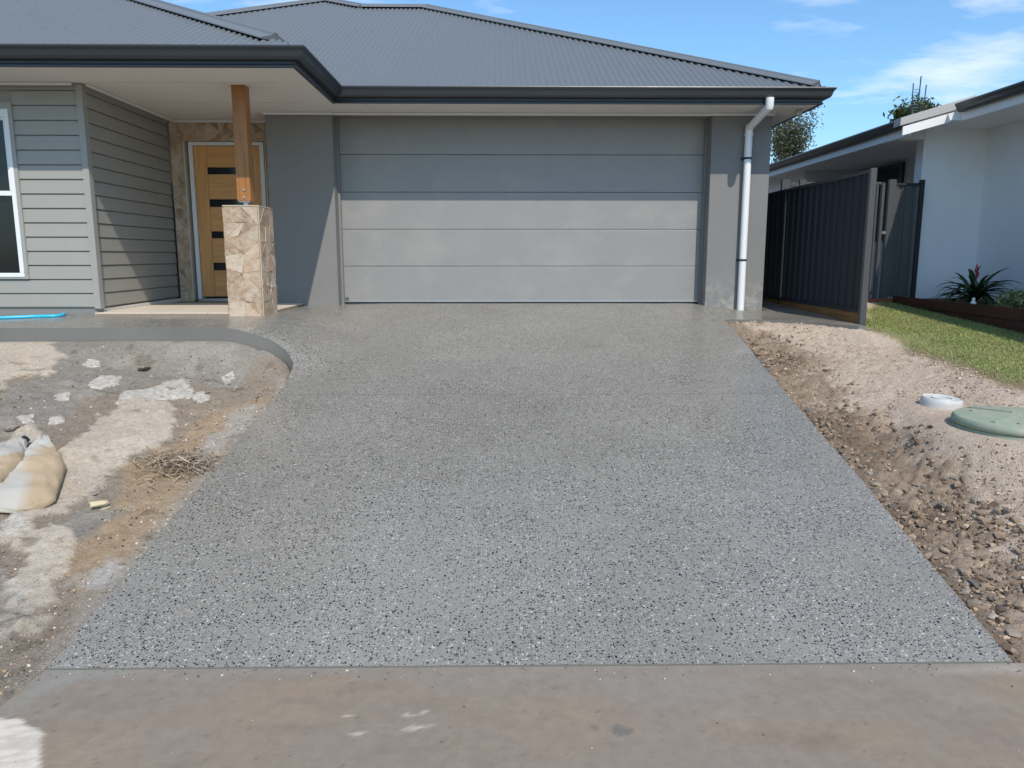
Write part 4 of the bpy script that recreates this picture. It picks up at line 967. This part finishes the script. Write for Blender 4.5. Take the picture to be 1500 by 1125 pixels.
# hose lying on the path
pz0 = lambda px, py: settle(px, py, surf, .014)
pts = [pz0(*q) for q in ((-260, 456), (-120, 457), (0, 457.8), (50, 458), (82, 459.2), (94, 461.8), (84, 464.6), (50, 465.6), (0, 467.6), (-120, 471), (-260, 473))]
sp_ = []
for i in range(len(pts)-1):
    p0, p1, p2, p3 = pts[max(0, i-1)], pts[i], pts[i+1], pts[min(len(pts)-1, i+2)]
    for k in range(8):
        t = k/8; sp_.append(.5*((2*p1)+(p2-p0)*t+(2*p0-5*p1+4*p2-p3)*t*t+(3*p1-p0-3*p2+p3)*t**3))
tag(MB().tube(sp_, .018, 8).build('hose', M['hose'], smooth=True), 'bright blue hose looped on the path under the window', 'hose')

# spilled cement, dried to thin crusts with broken edges
m = Mat('cement_crust', (.6, .57, .51), .9, .25)
m.color(m.mix(m.ramp(m.noise(26, 7, .7), [(.38, (0, 0, 0)), (.62, (1, 1, 1))]), (.34, .305, .25), (.56, .525, .46))); m.bump(m.math('ADD', m.noise(140, 5), m.noise(30, 5)), .6, .008); M['cement_crust'] = m.m
CL = {0: 'largest off white cement crust in the middle of the bare yard', 1: 'long off white cement crust just above the largest one',
      5: 'small white cement flake left of the largest crust', 6: 'white cement flake beside the rounded tan stone', 7: 'small white cement flake behind the sandbags', 9: 'pale broken cement lump right of the largest crust', 10: 'flat pale cement patch close under the path edge', 11: 'pale cement lump nearest to the curved end of the path edge'}
for k, P in enumerate(SPILLS):
    if k not in CL: continue
    r = np.random.default_rng(500+k); Q = gpl(P); ol = []
    for a, b in zip(Q, Q[1:]+Q[:1]):
        n = max(3, int((b-a).length/.022))
        for t in range(n):
            q = a.lerp(b, t/n); nn = Vector((b.y-a.y, a.x-b.x, 0)); nn = nn.normalized() if nn.length else nn
            ol.append(q+nn*(float(fbm(q.x, q.y, 9, 4, 510+k))*.055+r.normal()*.006))
    c = sum(ol, Vector())/len(ol); n = len(ol); rings = ((1.0, -.02), (1.0, .005), (.96, .009), (.7, .012), (.35, .014)); V = []
    for sc_r, up in rings:
        for q in ol:
            x, y = c.x+(q.x-c.x)*sc_r, c.y+(q.y-c.y)*sc_r; V.append((x, y, float(heightL(x, y))+up+(float(fbm(x, y, 16, 4, 530+k))*.010 if up > .01 else 0)))
    V.append((c.x, c.y, float(heightL(c.x, c.y))+.015)); Fc = [(i*n+q, i*n+(q+1) % n, (i+1)*n+(q+1) % n, (i+1)*n+q) for i in range(4) for q in range(n)]+[(4*n+q, 4*n+(q+1) % n, 5*n) for q in range(n)]
    mb = MB(); mb.add(V, Fc); o = link('cement_crust', mb.mesh('cement_crust', smooth='auto'), M['cement_crust']); tag(o, CL[k], 'cement spill', 'dried cement spills on the yard')
# stones: single ones that show, then rubble as one mass
def rock_mesh(seed, sub=2, amp=.3):
    bm = bmesh.new(); bmesh.ops.create_icosphere(bm, subdivisions=sub, radius=1); rr = np.random.default_rng(seed)
    fr = [(Vector(rr.normal(size=3)).normalized(), rr.uniform(.55, .9)) for _ in range(9)]
    for v in bm.verts:
        for nn, dd in fr:
            k = v.co.dot(nn)
            if k > dd: v.co -= nn*(k-dd)*.9
        v.co *= 1+rr.normal()*.03
        v.co.z *= .62
    me = bpy.data.meshes.new('stone'); bm.to_mesh(me); bm.free(); return me
RK = [rock_mesh(s) for s in range(6)]
m = Mat('field_stone', (.3, .26, .22), .85, .25); oi = m.n('ObjectInfo').outputs['Random']
m.color(m.mix(m.math('MULTIPLY', m.noise(40, 5, .7), .6), m.ramp(oi, [(0, (.13, .11, .095)), (.3, (.26, .22, .175)), (.55, (.20, .20, .19)), (.8, (.36, .28, .20)), (1, (.42, .38, .32))]), (.38, .30, .22))); m.bump(m.noise(70, 5), .4, .006); M['field_stone'] = m.m
for r_ in RK: r_.materials.append(M['field_stone'])
rr = random.Random(21)
def rock(px, py, size, zf, label, group, sq=1., k=None):
    p = onto(px, py, zf); o = bpy.data.objects.new('stone', RK[rr.randrange(6) if k is None else k]); COL.objects.link(o)
    o.location = (p.x, p.y, float(zf(p.x, p.y))+size*.2); o.scale = (size, size*rr.uniform(.7, 1), size*rr.uniform(.6, .95)*sq); o.rotation_euler = (rr.uniform(-.3, .3), rr.uniform(-.3, .3), rr.uniform(0, 6.3))
    return tag(o, label, 'stone', group)
for px, py in ((1281, 712), (1292, 726), (1310, 722), (1322, 760), (1330, 771), (1352, 790), (1366, 818), (1388, 832), (1412, 868), (1425, 885), (1440, 890), (1452, 905), (1470, 905), (1482, 930), (1345, 800), (1405, 838), (1268, 695), (1255, 684), (1240, 660), (1310, 700), (1335, 735), (1380, 808)):
    rock(px+rr.uniform(2, 6), py, rr.uniform(.02, .042), soilR, 'rough brown grey stone in the row along the right driveway edge', 'stones along the right driveway edge')
rock(20, 629, .075, soilL, 'rounded tan stone behind the sandbags, at the left frame edge', None, .8, 2)
rock(1240, 636, .055, soilR, 'dark lump of clay on the brown soil beside the driveway', None, .8, 3)
for px, py, s, l in ((136, 724, .05, 'grey flat stone on damp clay behind the curled scrap'), (212, 541, .07, 'low grey clod in the middle of the damp yard soil'), (335, 553, .05, 'pale clod on the yard soil close to the curved path edge'), (300, 578, .05, 'small pale lump right of the white cement spill'),
                     (96, 583, .045, 'pale crust lump left of the white cement spill')):
    rock(px, py, s, soilL, l, None, .45)
def rubble(name, n, where, zf, s0, s1, pal, seed, lab, k0=.85, k1=1.5, jt=.16):
    r = np.random.default_rng(seed); P_ = where(r, n); n = len(P_)
    ic = bmesh.new(); bmesh.ops.create_icosphere(ic, subdivisions=1, radius=1); iv = np.array([v.co[:] for v in ic.verts]); jf = np.array([[v.index for v in f.verts] for f in ic.faces]); ic.free()
    s = s0*(s1/s0)**(r.random(n)**2.2); jit = 1+r.normal(size=(n, len(iv), 1))*jt
    an_ = r.uniform(0, 6.283, n); ca, sa = np.cos(an_), np.sin(an_)
    V = iv[None]*jit*s[:, None, None]*np.array([1, .75, .62]); X_ = V[..., 0]*ca[:, None]-V[..., 1]*sa[:, None]; Y_ = V[..., 0]*sa[:, None]+V[..., 1]*ca[:, None]
    V = np.stack([X_+P_[:, 0, None], Y_+P_[:, 1, None], V[..., 2]+(zf(P_[:, 0], P_[:, 1])+s*.25)[:, None]], -1).reshape(-1, 3)
    Fq = (jf[None]+(np.arange(n)*len(iv))[:, None, None]).reshape(-1, 3)
    pal = np.array(pal); C_ = pal[r.integers(0, len(pal), n)]*r.uniform(k0, k1, (n, 1))
    o = link(name, np_mesh(name, V, Fq, np.repeat(C_, len(iv), 0), smooth=False), M['pebble']); tag(o, lab, None, None, 'stuff'); return o
def heightR(x, y):
    return soilR(x, y)+sm((x-edgeR(y)-.01)/.2)*(fbm(x, y, 2.5, 5, 203)*.03+np.maximum(fbm(x, y, 8, 4, 240)-.05, 0)*.03)
def wR(r, n):
    y = 2.9+6.0*r.random(n)**1.5; e = np.abs(r.normal(size=n))*.28+.012; x = edgeR(y)+e; return np.stack([x, y], 1)
def wR2(r, n):
    y = 2.9+6.0*r.random(n)**1.3; e = .1+2.0*r.random(n); x = edgeR(y)+e; k = poly_mask(x, y, lawn_poly, .1, .1, 3, 230) < .3
    return np.stack([x, y], 1)[k]
def wL(r, n):
    y = 2.2+4.8*r.random(n)**1.2; x = edgeL(y)-.02-3.6*r.random(n)**1.4; k = y < pathF(x)-.05; return np.stack([x, y], 1)[k]
rubble('rubble', 4200, wR, heightR, .003, .022, [(.25, .18, .12), (.19, .135, .09), (.30, .215, .14), (.15, .115, .085), (.21, .18, .15), (.38, .29, .20)], 31, 'loose stones and clods along the right driveway edge')
rubble('gravel', 18000, wR2, heightR, .003, .013, [(.47, .365, .27), (.44, .34, .25), (.52, .42, .32), (.36, .265, .185)], 32, 'sandy crumbs on the right bank', .8, 1.3, .26)
rubble('gravel', 9000, wL, heightL, .003, .013, [(.50, .42, .32), (.30, .24, .17), (.60, .54, .45), (.18, .14, .10), (.38, .27, .16)], 33, 'crumbs of soil and cement in the front yard', .6, 1.05)

def wR3(r, n):
    y = 2.9+5.4*r.random(n)**1.25; e = .02+.62*r.random(n)**1.7; x = edgeR(y)+e; k = fbm(x, y, 2.2, 4, 261) > -.2
    return np.stack([x, y], 1)[k]
rubble('clods', 2600, wR3, heightR, .006, .036, [(.16, .115, .08), (.21, .155, .105), (.12, .09, .065), (.27, .20, .14), (.17, .145, .12)], 34, 'dark broken clods of damp soil beside the driveway', .8, 1.3, .3)
def wC(r, n):
    x = r.uniform(-2.4, 2.6, n); y = Y0-.01-np.abs(r.normal(size=n))*.05; k = r.random(n) < .4; y[k] = Y0-1.2*r.random(k.sum()); return np.stack([x, y], 1)
rubble('grit', 420, wC, lambda x, y: zdrive(-9., y)-.004, .0015, .007, [(.2, .17, .14), (.45, .41, .36), (.12, .11, .10)], 35, 'grit on the concrete crossover')
# ================================================================ TREES BEHIND
def tree(name, base, H, width, spread, crown_lo, label, leafmat, nleaf, ls, seed, group):
    r = random.Random(seed); rn = np.random.default_rng(seed); base = Vector(base)
    t = thing(name, base, label, 'tree', group); tips = []; mb = MB()
    def limb(p, d, L, rad, dep):
        pts = [p]; q = p.copy(); dd = d.copy()
        for i in range(4):
            dd = (dd+Vector((r.uniform(-.2, .2), r.uniform(-.2, .2), r.uniform(-.03, .16)))).normalized(); q = q+dd*L/4; pts.append(q.copy())
        mb.tube(pts, [rad*(1-.14*i) for i in range(5)], 6 if dep else 9, False)
        if dep >= 3: tips.append(pts[-1]); tips.append(pts[2]); return
        for k in range(3 if dep else 4):
            a = r.uniform(0, 6.283); el = r.uniform(.25, .95)
            nd = (dd*math.cos(el)+Vector((math.cos(a), math.sin(a), .15))*math.sin(el)).normalized()
            limb(pts[r.choice((2, 3, 4))], nd, L*r.uniform(.6, .78), rad*.5, dep+1)
        tips.append(pts[-1])
    limb(base, Vector((0, 0, 1)), H*crown_lo, H*.022, 0)
    T = np.array([tuple(p) for p in tips])
    # bring the grown tree to the wanted height and crown width
    kz = (H-spread)/(T[:, 2].max()-base.z); cx_, cy_ = T[:, 0].mean(), T[:, 1].mean()
    kx = (width/2-spread)/np.percentile(np.hypot(T[:, 0]-cx_, T[:, 1]-cy_), 92)
    fit = lambda p: (base.x+(p[0]-base.x)*kx, base.y+(p[1]-base.y)*kx, base.z+(p[2]-base.z)*kz)
    mb.v = [fit(p) for p in mb.v]; T = np.array([fit(p) for p in T])
    mb.build('trunk', M['bark'], t, fix=False, smooth=True)
    def f(rg, n):
        c = T[rg.integers(0, len(T), n)]; return c+rg.normal(size=(n, 3))*spread
    leaves(nleaf, f, ls*.6, ls, 'crown', leafmat, t, .4, seed)
    return t, T
tree('gum_tree', (13.2, 35, -.35), 7.75, 2.5, .2, .5, 'sparse grey green gum tree rising behind the neighbouring roof beside the garage eave', M['gum_leaf'], 6500, .10, 2, 'trees behind the roofs')
tree('dense_tree', (31.0, 60, -.35), 12.3, 3.7, .36, .66, 'dense green tree top behind the antenna', M['far_leaf'], 20000, .27, 6, 'trees behind the roofs')
